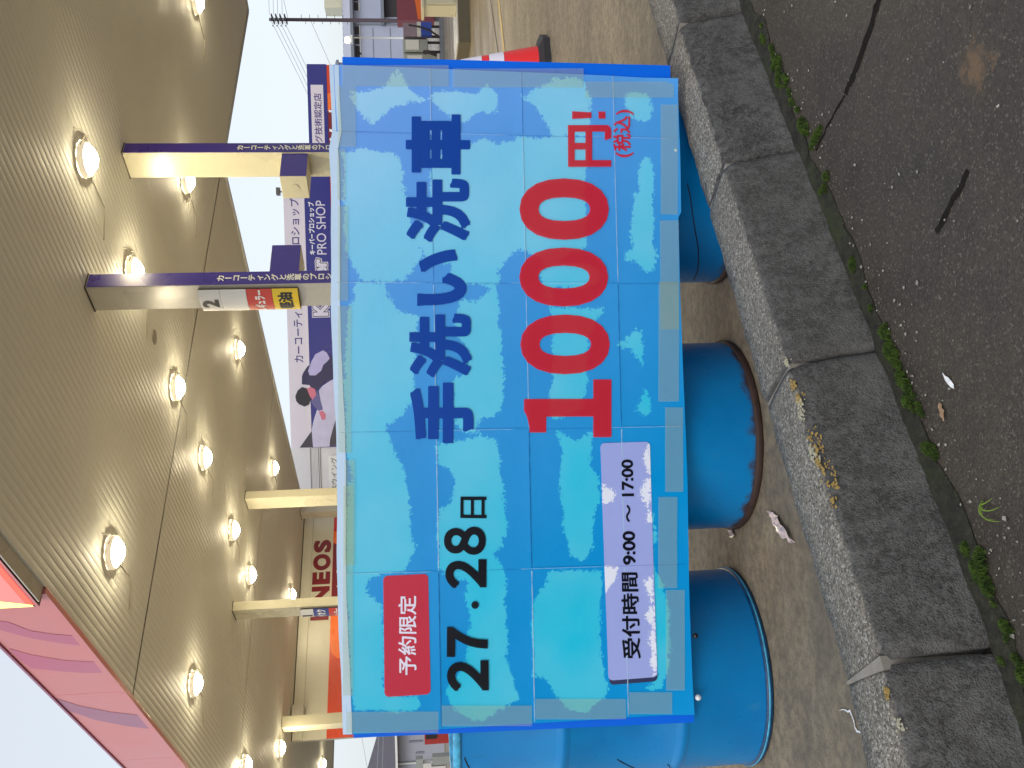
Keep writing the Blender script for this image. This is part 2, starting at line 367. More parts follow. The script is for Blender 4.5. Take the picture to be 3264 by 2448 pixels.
# ================================================================ GROUND
def asphalt_mat():
    mt = new_mat('asphalt', C(70, 66, 61), 0.85); g = N(mt); v = g.coord()
    big = g.noise(v, 1.3, 4, 0.6); mid = g.noise(v, 9, 4, 0.6); ag = g.vor(v, 260); fine = g.noise(v, 420, 2)
    c = g.ramp(mid, [(0.25, (0.0380, 0.0302, 0.0226, 1)), (0.75, (0.0684, 0.0540, 0.0404, 1))])
    c = g.mix(g.ramp(big, [(0.38, 0.0), (0.66, 0.9)]), c, (0.0786, 0.0612, 0.0435, 1))
    sp_ = g.n('ShaderNodeSeparateColor', i_Color=ag.outputs['Color'])
    c = g.mix(g.math('MULTIPLY', g.ramp(sp_.outputs[0], [(0.25, 1.0), (0.75, 0.0)]), 0.42), c, (0.0152, 0.0124, 0.0105, 1))
    c = g.mix(g.ramp(sp_.outputs[1], [(0.90, 0.0), (0.96, 0.6)]), c, (0.1522, 0.1241, 0.0971, 1))
    # dried mud splash
    p = g.sep(v)
    dx = g.math('SUBTRACT', p[0], 0.50); dy = g.math('SUBTRACT', p[1], 1.385)
    r = g.math('SQRT', g.math('ADD', g.math('MULTIPLY', dx, dx), g.math('MULTIPLY', dy, dy)))
    r = g.math('ADD', r, g.math('MULTIPLY', g.math('SUBTRACT', g.noise(v, 30, 6, 0.8), 0.5), 0.20))
    c = g.mix(g.ramp(r, [(0.012, 0.9), (0.048, 0.0)]), c, (0.1522, 0.0909, 0.0486, 1))
    g.color(c)
    g.rough(g.ramp(mid, [(0.3, 0.55), (0.7, 0.85)]))
    h = g.math('ADD', g.math('MULTIPLY', g.ramp(ag.outputs['Distance'], [(0.0, 1.0), (0.6, 0.0)]), 0.7), g.math('MULTIPLY', fine, 0.5))
    g.bump(h, 0.6, 0.003)
    return mt
def concrete_mat():
    mt = new_mat('forecourt_concrete', C(150, 128, 98), 0.6); g = N(mt); v = g.coord()
    mp = g.n('ShaderNodeMapping', i_Vector=v); mp.inputs['Rotation'].default_value = (0, 0, -TH)
    mp.inputs['Scale'].default_value = (0.35, 1.0, 1.0)
    streak = g.noise(mp.outputs[0], 1.6, 5, 0.6); big = g.noise(v, 0.28, 3); mid = g.noise(v, 7, 4, 0.65); fine = g.noise(v, 160, 2)
    c = g.ramp(mid, [(0.25, (0.235, 0.180, 0.112, 1)), (0.75, (0.37, 0.295, 0.19, 1))])
    c = g.mix(g.ramp(streak, [(0.42, 0.0), (0.66, 0.65)]), c, (0.150, 0.118, 0.080, 1))
    # oil-dark, tyre-worn band inside the kerb
    p = g.sep(v)
    dk = g.math('ADD', g.math('MULTIPLY', p[0], -0.565), g.math('MULTIPLY', p[1], 0.825))
    dk = g.math('ADD', dk, g.math('MULTIPLY', g.math('SUBTRACT', g.noise(v, 4, 4, 0.6), 0.5), 0.5))
    c = g.mix(g.ramp(g.math('SUBTRACT', dk, 1.4), [(0.15, 0.85), (1.05, 0.0)]), c, (0.098, 0.086, 0.070, 1))
    mot = g.noise(v, 26, 6, 0.78); mot2 = g.noise(mp.outputs[0], 9, 5, 0.7)
    c = g.mix(g.ramp(mot, [(0.42, 0.55), (0.58, 0.0)]), c, (0.075, 0.064, 0.050, 1))
    c = g.mix(g.ramp(mot2, [(0.54, 0.0), (0.70, 0.5)]), c, (0.30, 0.25, 0.18, 1))
    c = g.mix(g.ramp(fine, [(0.56, 0.0), (0.68, 0.45)]), c, (0.055, 0.048, 0.040, 1))
    g.color(c)
    wet = g.ramp(g.math('ADD', g.math('MULTIPLY', big, 0.6), g.math('MULTIPLY', streak, 0.4)), [(0.42, 0.20), (0.60, 0.62)])
    near = g.ramp(g.math('MULTIPLY', dk, 0.1), [(0.35, 1.0), (0.6, 0.0)])
    g.rough(g.mix(near, wet, (0.78, 0.78, 0.78, 1)))
    g.bump(g.math('ADD', g.math('MULTIPLY', mid, 0.6), g.math('MULTIPLY', fine, 0.4)), 0.45, 0.004)
    return mt
M = {}
M['asphalt'] = asphalt_mat(); M['concrete'] = concrete_mat()
M['far_ground'] = worn('far_ground', (0.16, 0.15, 0.13, 1), 0.8, 0.3, 0.2)

K0 = Vector((-0.478, 1.406)); KD = Vector((0.825, 0.565)).normalized(); KN = Vector((-KD.y, KD.x))
KD2 = Vector((0.886, 0.464)).normalized(); KN2 = Vector((-KD2.y, KD2.x))
def kp(t, n):                       # along the kerb front edge, n to its back
    if t >= 0: q = K0 + KD * t + KN * n
    else: q = K0 + KD2 * t + KN2 * n
    return q
tag(mesh('ground', [(-1500, -1500, -0.05), (1500, -1500, -0.05), (1500, 1500, -0.05), (-1500, 1500, -0.05)], [(0, 1, 2, 3)], M['far_ground']), kind='structure')
e1 = [kp(-40, 0.05), kp(0, 0.05), kp(60, 0.05)]
rv = [(p.x, p.y, 0.02) for p in e1] + [(62, -30, 0.02), (-36, -50, 0.02)]
road = tag(mesh('road', rv, [(4, 3, 2, 1, 0)], M['asphalt']), kind='structure')
e2 = [kp(-40, 0.11), kp(0, 0.11), kp(60, 0.11)]
fv = [(p.x, p.y, 0.0) for p in e2] + [(20, 90, 0.0), (-75, 60, 0.0)]
forecourt = tag(mesh('forecourt', fv, [(0, 1, 2, 3, 4)], M['concrete']), kind='structure')

# painted line on the forecourt
M['line_paint'] = worn('line_paint', (0.50, 0.36, 0.14, 1), 0.6, 0.3, 8)
ln = MB(); q0, q1 = Vector((3.34, 8.70, 0)), Vector((4.9, 9.56, 0)); dd = (q1 - q0).normalized(); nn = Vector((-dd.y, dd.x, 0)) * 0.05
q0 -= dd * 1.5; q1 += dd * 4
ln.add([q0 - nn + Vector((0, 0, .004)), q1 - nn + Vector((0, 0, .004)), q1 + nn + Vector((0, 0, .004)), q0 + nn + Vector((0, 0, .004))], [(0, 1, 2, 3)])
tag(ln.build('painted_line', M['line_paint']), kind='structure')
# slab joints of the forecourt
M['joint'] = new_mat('slab_joint', (0.035, 0.03, 0.026, 1), 0.9)
for b0 in (5.2, 9.4, 13.6):
    j = MB(); w = 0.012
    j.add([S(-6, b0 - w, .003), S(30, b0 - w, .003), S(30, b0 + w, .003), S(-6, b0 + w, .003)], [(0, 1, 2, 3)])
    j.build('slab_joint', M['joint'], forecourt)

# ---- kerb
def kerb_mat():
    mt = new_mat('kerb_concrete', (0.25, 0.23, 0.2, 1), 0.85); g = N(mt); v = g.coord()
    nrm = g.n('ShaderNodeNewGeometry').outputs['Normal']; nz = g.sep(nrm)[2]
    oi = g.n('ShaderNodeObjectInfo').outputs['Random']
    ag = g.vor(v, 235); sc_ = g.n('ShaderNodeSeparateColor', i_Color=ag.outputs['Color'])
    mid = g.noise(v, 14, 5, 0.65); big = g.noise(v, 3.5, 4, 0.6); gr_ = g.noise(v, 48, 4, 0.75)
    c = g.ramp(sc_.outputs[0], [(0.0, (0.075, 0.067, 0.055, 1)), (0.45, (0.20, 0.178, 0.143, 1)), (0.85, (0.29, 0.258, 0.208, 1)), (1.0, (0.48, 0.46, 0.42, 1))])
    soot = g.mix(g.ramp(mid, [(0.35, 0.0), (0.62, 1.0)]), (0.0158, 0.0155, 0.0158, 1), (0.0540, 0.0526, 0.0533, 1))
    soot = g.mix(g.math('MULTIPLY', g.ramp(sc_.outputs[1], [(0.55, 0.0), (0.9, 1.0)]), 0.55), soot, (0.0936, 0.0914, 0.0900, 1))
    soot = g.mix(g.ramp(gr_, [(0.46, 0.0), (0.60, 0.75)]), soot, (0.1080, 0.1058, 0.1058, 1))
    soot = g.mix(g.ramp(g.noise(v, 95, 3, 0.8), [(0.36, 0.9), (0.47, 0.0)]), soot, (0.0101, 0.0101, 0.0101, 1))
    stv = g.n('ShaderNodeMapping', i_Vector=v, i_Scale=(1.0, 1.0, 0.22)).outputs[0]
    soot = g.mix(g.ramp(g.noise(stv, 30, 4, 0.7), [(0.52, 0.0), (0.70, 0.65)]), soot, (0.1224, 0.1174, 0.1138, 1))
    pz = g.sep(v)[2]
    wear = g.math('SUBTRACT', g.noise(v, 7, 4, 0.7), g.math('MULTIPLY', pz, 1.3))
    soot = g.mix(g.ramp(wear, [(0.40, 0.0), (0.56, 0.55)]), soot, (0.1332, 0.1296, 0.1260, 1))
    side = g.math('ADD', nz, g.math('MULTIPLY', g.math('SUBTRACT', mid, 0.5), 0.35))
    c = g.mix(g.ramp(side, [(0.82, 0.92), (0.97, 0.0)]), c, soot)
    c = g.mix(g.math('MULTIPLY', g.ramp(big, [(0.5, 0.0), (0.7, 1.0)]), 0.35), c, (0.06, 0.056, 0.05, 1))
    c = g.mix(g.math('MULTIPLY', oi, 0.25), c, (0.10, 0.095, 0.085, 1))
    g.color(c)
    h = g.math('ADD', g.math('MULTIPLY', g.ramp(ag.outputs['Distance'], [(0.0, 1.0), (0.55, 0.0)]), 0.25), g.math('ADD', g.math('MULTIPLY', mid, 0.6), g.math('MULTIPLY', g.noise(v, 120, 4, 0.7), 0.5)))
    g.bump(h, 1.0, 0.007)
    return mt
M['kerb'] = kerb_mat()
M['mortar'] = worn('mortar', (0.24, 0.215, 0.185, 1), 0.9, 0.25, 30)
def soil_mat():
    mt = new_mat('gutter_soil', (0.02, 0.02, 0.013, 1), 0.95); g = N(mt); v = g.coord()
    c = g.ramp(g.noise(v, 45, 5, 0.75), [(0.35, (0.010, 0.010, 0.007, 1)), (0.6, (0.036, 0.034, 0.022, 1)), (0.8, (0.085, 0.078, 0.06, 1))])
    c = g.mix(g.ramp(g.noise(v, 12, 4, 0.7), [(0.52, 0.0), (0.66, 0.7)]), c, (0.030, 0.045, 0.010, 1))
    g.color(c); g.bump(g.noise(v, 140, 4, 0.75), 1.0, 0.006); return mt
M['soil'] = soil_mat()
kerb = thing('kerb', (kp(1, .08).x, kp(1, .08).y, 0)); tag(kerb, kind='structure')
prof = [(0.165, -0.08), (0.168, 0.05), (0.166, 0.190), (0.160, 0.198), (0.10, 0.2005), (0.03, 0.2), (0.016, 0.197), (0.006, 0.188), (0.0, 0.176), (-0.010, 0.14), (-0.020, 0.10), (-0.030, 0.06), (-0.040, 0.02), (-0.046, -0.03)]
edges = [-1.83, -1.22, -0.61, 0.0, 0.612, 1.214, 1.79, 2.40, 3.0, 3.6, 4.2]
for i in range(len(edges) - 1):
    t0, t1 = edges[i] + 0.005, edges[i + 1] - 0.005
    rnd = random.Random(i * 5 + 1); dn_, dz = rnd.uniform(-.005, .005), rnd.uniform(-.004, .003)
    nseg = 40; vv = []; ff = []
    for s in range(nseg + 1):
        t = t0 + (t1 - t0) * s / nseg
        e = min(s, nseg - s); tuck = 0.006 if e == 0 else (0.0015 if e == 1 else 0)
        for kk, (n_, z_) in enumerate(prof):
            wob = 0.0022 * math.sin(t * 37 + kk * 1.7 + i) + 0.0016 * math.sin(t * 83 + kk * 2.9 + 2 * i) + rnd.uniform(-.0012, .0012)
            front = kk >= 6
            q = kp(t, n_ + dn_ + (tuck if front else 0) + (wob if front else 0))
            vv.append((q.x, q.y, z_ + dz - (tuck * .6 if 2 <= kk <= 7 else 0) + (0 if front else wob * .5)))
    m_ = len(prof)
    for s in range(nseg):
        for kk in range(m_ - 1):
            a = s * m_ + kk; ff.append((a, a + 1, a + m_ + 1, a + m_))
    ff.append(tuple(range(m_ - 1, -1, -1))); ff.append(tuple(nseg * m_ + k_ for k_ in range(m_)))
    mesh('kerb_block', vv, ff, M['kerb'], kerb, smooth=True)
for t in edges[1:-1]:                     # mortar in the joints, set back; the bent joint is wider
    w = 0.005 if abs(t) > 0.01 else 0.012
    mo = MB(); q = [kp(t - w, .012), kp(t + w, .012), kp(t + w, .16), kp(t - w, .16)]
    zt = 0.192 if abs(t) > 0.01 else 0.2
    mo.hexa([(p.x, p.y, -.05) for p in q] + [(p.x, p.y, zt) for p in q]).build('mortar_joint', M['mortar'], kerb)
# soil-filled gutter seam at the foot of the kerb
gv, gf = [], []
NS = 220
for s in range(NS + 1):
    t = -2.0 + 6.2 * s / NS
    w = 0.036 + 0.012 * math.sin(t * 9) + 0.008 * math.sin(t * 31 + 1) + random.uniform(-.006, .006)
    for n_, z_ in ((-0.035, .030), (-0.045 - w * .4, .029), (-0.045 - w, .0225)):
        q = kp(t, n_); gv.append((q.x, q.y, z_ + random.uniform(-.001, .002) * (1 if n_ > -.05 else .3)))
for s in range(NS):
    for k_ in range(2):
        a = s * 3 + k_; gf.append((a, a + 1, a + 4, a + 3))
tag(mesh('gutter', gv, gf, M['soil'], smooth=True), kind='structure')

# moss cushions along the seam
def moss_mat():
    mt = new_mat('moss', (0.05, 0.11, 0.012, 1), 0.95); g = N(mt); v = g.coord()
    g.color(g.ramp(g.noise(v, 60, 3), [(0.3, (0.022, 0.042, 0.006, 1)), (0.7, (0.085, 0.150, 0.016, 1))]))
    return mt
M['moss'] = moss_mat()
mb = MB(); rm = random.Random(3)
def cushion(x, y, lx, ly, ang, h, nb):
    for _ in range(nb):
        r = math.sqrt(rm.random()); t = rm.uniform(0, 2 * PI)
        u, w = r * math.cos(t) * lx, r * math.sin(t) * ly
        px, py = x + u * math.cos(ang) - w * math.sin(ang), y + u * math.sin(ang) + w * math.cos(ang)
        z0 = 0.024 + h * (1 - r * r)
        for _k in range(2):
            a2 = rm.uniform(0, 2 * PI); l = rm.uniform(.0025, .0055); tx, ty = math.cos(a2), math.sin(a2)
            up = rm.uniform(.002, .006)
            mb.add([(px - ty * .0012, py + tx * .0012, z0 - .003), (px + ty * .0012, py - tx * .0012, z0 - .003), (px + tx * l, py + ty * l, z0 + up)], [(0, 1, 2)])
KA = math.atan2(KD.y, KD.x)
beds = [(1.60, .05, 10), (1.49, .06, 22), (1.40, .05, 12), (1.05, .025, 8), (0.58, .07, 22), (0.46, .06, 12), (0.36, .06, 9), (0.13, .07, 24), (-.02, .06, 10), (1.85, .08, 8), (-.25, .12, 18), (0.8, .12, 7), (1.22, .10, 6)]
for (t, sp_, k) in beds:
    for _ in range(int(k * .62)):
        tt, nn_ = rm.gauss(t, sp_ * .6), rm.gauss(-.080, .009); r_ = rm.choice([.005, .007, .009, .013, .017]) * rm.uniform(.7, 1.2)
        q = kp(tt, nn_); cushion(q.x, q.y, r_ * rm.uniform(1, 1.7), r_ * rm.uniform(.6, 1), KA + rm.uniform(-.4, .4), r_ * .6, int(20 + r_ * r_ * 1.1e6))
cushion(0.545, 1.968, .035, .010, math.radians(125), .008, 600)
tag(mb.build('moss', M['moss']), 'small green moss cushions growing in the seam between kerb and road', 'moss', kind='stuff')

# cracks and a slot in the asphalt
M['crack'] = worn('crack_dirt', (0.020, 0.018, 0.016, 1), 1.0, 0.3, 40, spec=0.0)
def strip(name, pts, ws, mat, parent, z=0.0214):
    v, f = [], []
    for i, p in enumerate(pts):
        a, b = Vector(pts[max(i - 1, 0)]), Vector(pts[min(i + 1, len(pts) - 1)]); d = (b - a).normalized(); n = Vector((-d.y, d.x)) * ws[i]
        j, j2 = random.uniform(.55, 1.3), random.uniform(.6, 1.2)
        v += [(p[0] + n.x * j, p[1] + n.y * j, z), (p[0] - n.x * j2, p[1] - n.y * j2, z)]
    for i in range(len(pts) - 1): f.append((2 * i, 2 * i + 1, 2 * i + 3, 2 * i + 2))
    return mesh(name, v, f, mat, parent)
def dens(pts, n, jit=0.0015):
    out = []
    for a, b in zip(pts, pts[1:]):
        for k in range(n): out.append((a[0] + (b[0] - a[0]) * k / n + random.uniform(-jit, jit), a[1] + (b[1] - a[1]) * k / n + random.uniform(-jit, jit)))
    return out + [pts[-1]]
g_ = lambda x, y: (x * 0.979, y * 0.979)
c1 = dens([g_(.90, 1.60), g_(.755, 1.717), g_(.651, 1.818), g_(.615, 1.870)], 9)
strip('crack', c1, [.0105] * len(c1), M['crack'], road)
c2 = dens([g_(.612, 1.872), g_(.57, 1.956), g_(.53, 2.02)], 8)
strip('crack', c2, [.0035] * len(c2), M['crack'], road)
c3 = dens([g_(.343, 1.443), g_(.254, 1.544)], 9)
strip('crack', c3, [.0075] * len(c3), M['crack'], road)

# loose grit on the asphalt
M['grit'] = worn('grit', (0.26, 0.245, 0.215, 1), 0.7, 0.75, 60)
gb = MB(); rg = random.Random(11)
for i in range(560):
    if i < 240: t, n_ = rg.uniform(-.8, 2.4), -0.08 - abs(rg.gauss(0, .05))
    else: t, n_ = rg.uniform(-1.0, 2.6), -0.1 - rg.random() * 0.75
    q = kp(t, n_); s = rg.choice([.0012, .0016, .002, .0028, .004]) * (1 if i % 9 else 1.4)
    vs_ = [Vector((rg.gauss(0, 1), rg.gauss(0, 1), rg.gauss(0, 1))).normalized() for _ in range(6)]
    pts = [Vector((s, 0, 0)), Vector((-s, 0, 0)), Vector((0, s * .8, 0)), Vector((0, -s * .8, 0)), Vector((0, 0, s * .7)), Vector((0, 0, -s * .5))]
    c_ = Vector((q.x, q.y, .0225 + s * .3)); an = rg.uniform(0, PI); ca, sa = math.cos(an), math.sin(an)
    gb.add([c_ + Vector((p.x * ca - p.y * sa, p.x * sa + p.y * ca, p.z)) + v_ * s * .25 for p, v_ in zip(pts, vs_)],
           [(0, 2, 4), (2, 1, 4), (1, 3, 4), (3, 0, 4), (2, 0, 5), (1, 2, 5), (3, 1, 5), (0, 3, 5)])
tag(gb.build('grit', M['grit']), 'loose pale grit scattered over the dark asphalt road', 'grit', kind='stuff')

# lichen on the kerb edge
M['lichen'] = worn('lichen', (0.30, 0.20, 0.055, 1), 0.95, 0.3, 40); M['lichen_pale'] = worn('lichen_pale', (0.36, 0.34, 0.25, 1), 0.95, 0.2, 40)
for nm, mt_, spots in (('lichen', M['lichen'], [(.565, .012, .010), (.53, .008, .014), (.44, .006, .016), (.41, .004, .012), (.385, .012, .010), (.36, .002, .018), (.33, -.001, .012), (.30, .008, .008), (-.05, .02, .009)]), ('pale_lichen', M['lichen_pale'], [(.52, .010, .010), (.495, .014, .014), (.40, .016, .016), (.415, .02, .010), (.62, .012, .008), (-.1, .01, .010), (-.2, .016, .008)])):
    lb = MB(); rl = random.Random(5)
    for (t, n_, r_) in spots:
        for _ in range(26):
            tt, dn2 = t + rl.gauss(0, r_ * .6), n_ + rl.gauss(0, r_ * .35)
            zz = 0.2005 if dn2 > .02 else 0.2005 - max(0, (.022 - dn2)) * (.35 if dn2 > .004 else .62)
            q = kp(tt, dn2); s = rl.uniform(.0015, .004)
            k_ = rl.randint(4, 6)
            lb.add([(q.x + s * math.cos(2 * PI * i / k_) * rl.uniform(.7, 1.2), q.y + s * math.sin(2 * PI * i / k_) * rl.uniform(.7, 1.2), zz + .0018) for i in range(k_)] + [(q.x, q.y, zz + .0045)], [(i, (i + 1) % k_, k_) for i in range(k_)])
    tag(lb.build(nm, mt_), 'rusty orange lichen crust on the kerb edge' if nm == 'lichen' else 'pale grey lichen spots on the kerb edge', 'lichen', kind='stuff')
# ================================================================ BANNER ON THE DRUMS
def sdf(P, polys):
    """signed distance (inside positive) to a union of polygons"""
    best = np.full(len(P), -1e9)
    for poly in polys:
        A = np.array(poly); B = np.roll(A, -1, 0); AB = B - A; L2 = (AB ** 2).sum(1) + 1e-12
        d = P[:, None] - A[None]; t = np.clip((d * AB).sum(2) / L2, 0, 1)
        dist = np.sqrt(((d - t[..., None] * AB) ** 2).sum(2)).min(1)
        cr_ = (A[None, :, 1] > P[:, None, 1]) != (B[None, :, 1] > P[:, None, 1])
        with np.errstate(divide='ignore', invalid='ignore'):
            xs = A[None, :, 0] + (P[:, None, 1] - A[None, :, 1]) / (B - A)[None, :, 1] * AB[None, :, 0]
        ins = ((cr_ & (xs > P[:, None, 0])).sum(1) % 2) == 1
        best = np.maximum(best, np.where(ins, dist, -dist))
    return best
YB = 2.358
def wav(x, z):     # the paper is not quite flat
    return 0.0011 * math.sin(5.1 * x + 3 * z) + 0.0009 * math.sin(13 * x - 7 * z + 1) + 0.0006 * math.sin(29 * x + 17 * z)
def bp(x, z, lift=0.0): return Vector((x, YB - lift - wav(x, z), z))

def poster_mat(name, dark_a, dark_b, light_a, light_b, rough=0.32):
    mt = new_mat(name, light_a, rough, spec=0.22); g = N(mt); v = g.coord()
    at = g.n('ShaderNodeAttribute', attribute_name='cloud').outputs['Fac']
    jag = g.math('SUBTRACT', g.noise(v, 110, 3, 0.8), 0.5); jag2 = g.math('SUBTRACT', g.noise(v, 22, 3, 0.6), 0.5)
    f = g.math('ADD', at, g.math('ADD', g.math('MULTIPLY', jag, 0.042), g.math('MULTIPLY', jag2, 0.022)))
    f = g.ramp(g.math('MULTIPLY_ADD', f, 40, 0.5), [(0.46, 0.0), (0.54, 1.0)])
    p = g.sep(v)
    gr = g.math('ADD', g.math('MULTIPLY', p[0], 0.50), g.math('MULTIPLY', p[2], 0.42))
    gr = g.ramp(gr, [(0.0, 0.0), (0.35, 0.22), (0.92, 1.0)])
    soft = g.noise(v, 4.5, 2)
    dk = g.mix(gr, dark_a, dark_b); lt = g.mix(gr, light_a, light_b)
    lt = g.mix(g.ramp(soft, [(0.35, 0.0), (0.7, 0.06)]), lt, (1, 1, 1, 1))
    g.color(g.mix(f, dk, lt))
    g.rough(g.ramp(g.noise(v, 6, 2), [(0.3, rough * .7), (0.7, rough * 1.3)]))
    g.bump(g.math('ADD', g.noise(v, 16, 3), g.math('MULTIPLY', g.noise(v, 300, 1), 0.05)), 0.10, 0.01)
    return mt
PK = 1.0
M['poster'] = poster_mat('poster_print', C(0, 148, 218), C(118, 168, 246), C(34, 196, 230), C(156, 210, 250))
M['panel_print'] = poster_mat('panel_print', C(160, 172, 232), C(170, 182, 240), C(232, 236, 252), C(236, 240, 252))
M['margin'] = worn('poster_margin', C(190, 215, 240), 0.4, 0.04, 6)
def ink(name, c, r=0.32, thru=0.10):
    mt = new_mat(name, c, r, spec=0.25); t = mt.node_tree; b = t.nodes['Principled BSDF']; out = t.nodes['Material Output']
    tr = t.nodes.new('ShaderNodeBsdfTransparent'); mx = t.nodes.new('ShaderNodeMixShader'); mx.inputs[0].default_value = thru
    t.links.new(b.outputs[0], mx.inputs[1]); t.links.new(tr.outputs[0], mx.inputs[2]); t.links.new(mx.outputs[0], out.inputs['Surface'])
    return mt
M['ink_blue'] = ink('ink_blue', C(0, 66, 162), .36, .04); M['ink_red'] = ink('ink_red', C(214, 22, 34), .32, .2); M['ink_black'] = ink('ink_black', C(12, 14, 24), .25, .04)
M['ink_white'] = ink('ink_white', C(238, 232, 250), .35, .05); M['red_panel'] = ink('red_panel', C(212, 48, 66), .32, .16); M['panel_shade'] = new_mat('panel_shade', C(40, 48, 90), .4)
def board_mat():
    mt = new_mat('corrugated_plastic', C(0, 112, 235), 0.4, spec=0.2); g = N(mt); v = g.coord()
    w = g.n('ShaderNodeTexWave', wave_type='BANDS', bands_direction='Z', i_Vector=v, i_Scale=62.0, i_Distortion=0.0)
    g.color(g.mix(g.math('MULTIPLY', w.outputs['Fac'], 0.35), C(0, 108, 238), C(0, 84, 205)))
    g.bump(w.outputs['Fac'], 0.15, 0.001); return mt
M['board'] = board_mat()
def tape_mat():
    mt = new_mat('clear_tape', C(175, 195, 190), 0.12); t = mt.node_tree; b = t.nodes['Principled BSDF']; out = t.nodes['Material Output']
    tr = t.nodes.new('ShaderNodeBsdfTransparent'); tr.inputs[0].default_value = (0.98, 0.99, 0.97, 1); mx = t.nodes.new('ShaderNodeMixShader'); mx.inputs[0].default_value = 0.80
    b.inputs['Base Color'].default_value = C(205, 212, 150); b.inputs['Specular IOR Level'].default_value = 0.3
    t.links.new(b.outputs[0], mx.inputs[1]); t.links.new(tr.outputs[0], mx.inputs[2]); t.links.new(mx.outputs[0], out.inputs['Surface'])
    return mt
M['tape'] = tape_mat()

banner = thing('banner', (-0.03, YB, 0.235), 'blue taped paper banner advertising a 1000 yen car wash, leaning on the drums', 'banner')
# corrugated plastic board behind the paper, its edges showing left and right
tl, tr_, br_, bl_ = (-0.910, 1.149), (0.868, 1.123), (0.852, 0.245), (-0.935, 0.235)
bd = MB(); y0, y1 = YB + .004, YB + .009
bd.hexa([(bl_[0], y0, bl_[1]), (br_[0], y0, br_[1]), (br_[0], y1, br_[1]), (bl_[0], y1, bl_[1]), (tl[0], y0, tl[1]), (tr_[0], y0, tr_[1]), (tr_[0], y1, tr_[1]), (tl[0], y1, tl[1])])
bd.build('backing_board', M['board'], banner)
def edge_l(z): return -0.910 + (z - 0.229) / 0.946 * 0.011
def edge_r(z): return 0.813 + (z - 0.236) / 0.91 * 0.032
def edge_t(x): return 1.160 - 0.0085 * x + 0.003 * math.sin(9 * x) - (0.010 if x > .66 else 0)
def edge_b(x): return 0.2365 + 0.002 * math.sin(7 * x) + (-.008 if x > .45 else 0)
xs_top = [None, -0.483, -0.114, 0.276, 0.670, None]; xs_bot = [None, -0.505, -0.131, 0.256, 0.649, None]
zs_l = [None, 0.418, 0.672, 0.920, None]; zs_r = [None, 0.406, 0.653, 0.896, None]
def seam_x(i, z):
    if i == 0: return edge_l(z)
    if i == 5: return edge_r(z)
    return xs_bot[i] + (z - .24) / .91 * (xs_top[i] - xs_bot[i])
def seam_z(j, x):
    if j == 0: return edge_b(x)
    if j == 4: return edge_t(x)
    return zs_l[j] + (x + .9) / 1.73 * (zs_r[j] - zs_l[j])
rs = random.Random(21)
for i in range(5):
    for j in range(4):
        nx, nz = 26, 18; vv = []; ff = []; lift = 0.0010 * ((i + j) % 2); curl = rs.uniform(.0008, .0028)
        for q in range(nz + 1):
            for p in range(nx + 1):
                u, w = p / nx, q / nz
                zc = 0.24 + 0.92 * (j + w) / 4
                x = seam_x(i, zc) * (1 - u) + seam_x(i + 1, zc) * u; z_ = seam_z(j, x) * (1 - w) + seam_z(j + 1, x) * w
                if i < 4: x += 0.004 * (u > .99)
                eg = max(abs(u - .5) * 2, abs(w - .5) * 2)
                lf = lift + curl * max(0, eg - .8) * 5 * .35
                if i == 4 and j == 0: lf += 0.014 * max(0, u - .6) ** 2 * 4 * max(0, .5 - w) * 2
                if i == 0 and j == 0: lf += 0.010 * max(0, .3 - u) ** 2 * 9 * max(0, .4 - w) * 2
                vv.append(bp(x, z_, lf))
        for q in range(nz):
            for p in range(nx):
                a = q * (nx + 1) + p; ff.append((a, a + 1, a + nx + 2, a + nx + 1))
        o = mesh('paper_sheet', vv, ff, M['poster'], banner, smooth=True)
        at = o.data.attributes.new('cloud', 'FLOAT', 'POINT')
        at.data.foreach_set('value', sdf(np.array([(v.x, v.z) for v in vv]), LIGHT).astype(np.float32))
# painted highlight and shade lines along the seams where the sheets overlap
M['cut_highlight'] = ink('cut_highlight', C(196, 226, 244), 0.3, .45); M['cut_shade'] = ink('cut_shade', C(20, 90, 160), 0.5, .6)
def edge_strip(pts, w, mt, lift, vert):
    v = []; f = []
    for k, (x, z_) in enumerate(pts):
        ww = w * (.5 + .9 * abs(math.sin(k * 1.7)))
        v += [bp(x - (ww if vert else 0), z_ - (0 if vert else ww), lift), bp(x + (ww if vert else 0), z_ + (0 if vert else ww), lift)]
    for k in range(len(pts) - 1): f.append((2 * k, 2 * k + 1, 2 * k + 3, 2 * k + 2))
    mesh('seam_line', v, f, mt, banner)
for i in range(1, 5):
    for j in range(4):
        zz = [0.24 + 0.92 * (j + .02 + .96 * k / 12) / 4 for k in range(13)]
        edge_strip([(seam_x(i, z_) + .002, z_) for z_ in zz], .00045, M['cut_shade'] if (i + j) % 2 else M['cut_highlight'], .0031, True)
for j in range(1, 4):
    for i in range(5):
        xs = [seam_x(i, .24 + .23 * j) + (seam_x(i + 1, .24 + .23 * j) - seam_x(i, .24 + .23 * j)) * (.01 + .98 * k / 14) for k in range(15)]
        edge_strip([(x, seam_z(j, x)) for x in xs], .0012 if i < 2 else .0009, M['cut_highlight'] if (i + j) % 3 else M['cut_shade'], .0031, False)
# pale unprinted margin along the top
mv = []; mf = []
for i in range(41):
    x = -0.898 + 1.742 * i / 40
    mv += [bp(x, edge_t(x) + .0105 + .0007 * math.sin(i * 1.3), .001), bp(x, edge_t(x) - .013 - .0006 * math.sin(i * 2.1), .0024)]
for i in range(40): mf.append((2 * i, 2 * i + 1, 2 * i + 3, 2 * i + 2))
mesh('paper_margin', mv, mf, M['margin'], banner)

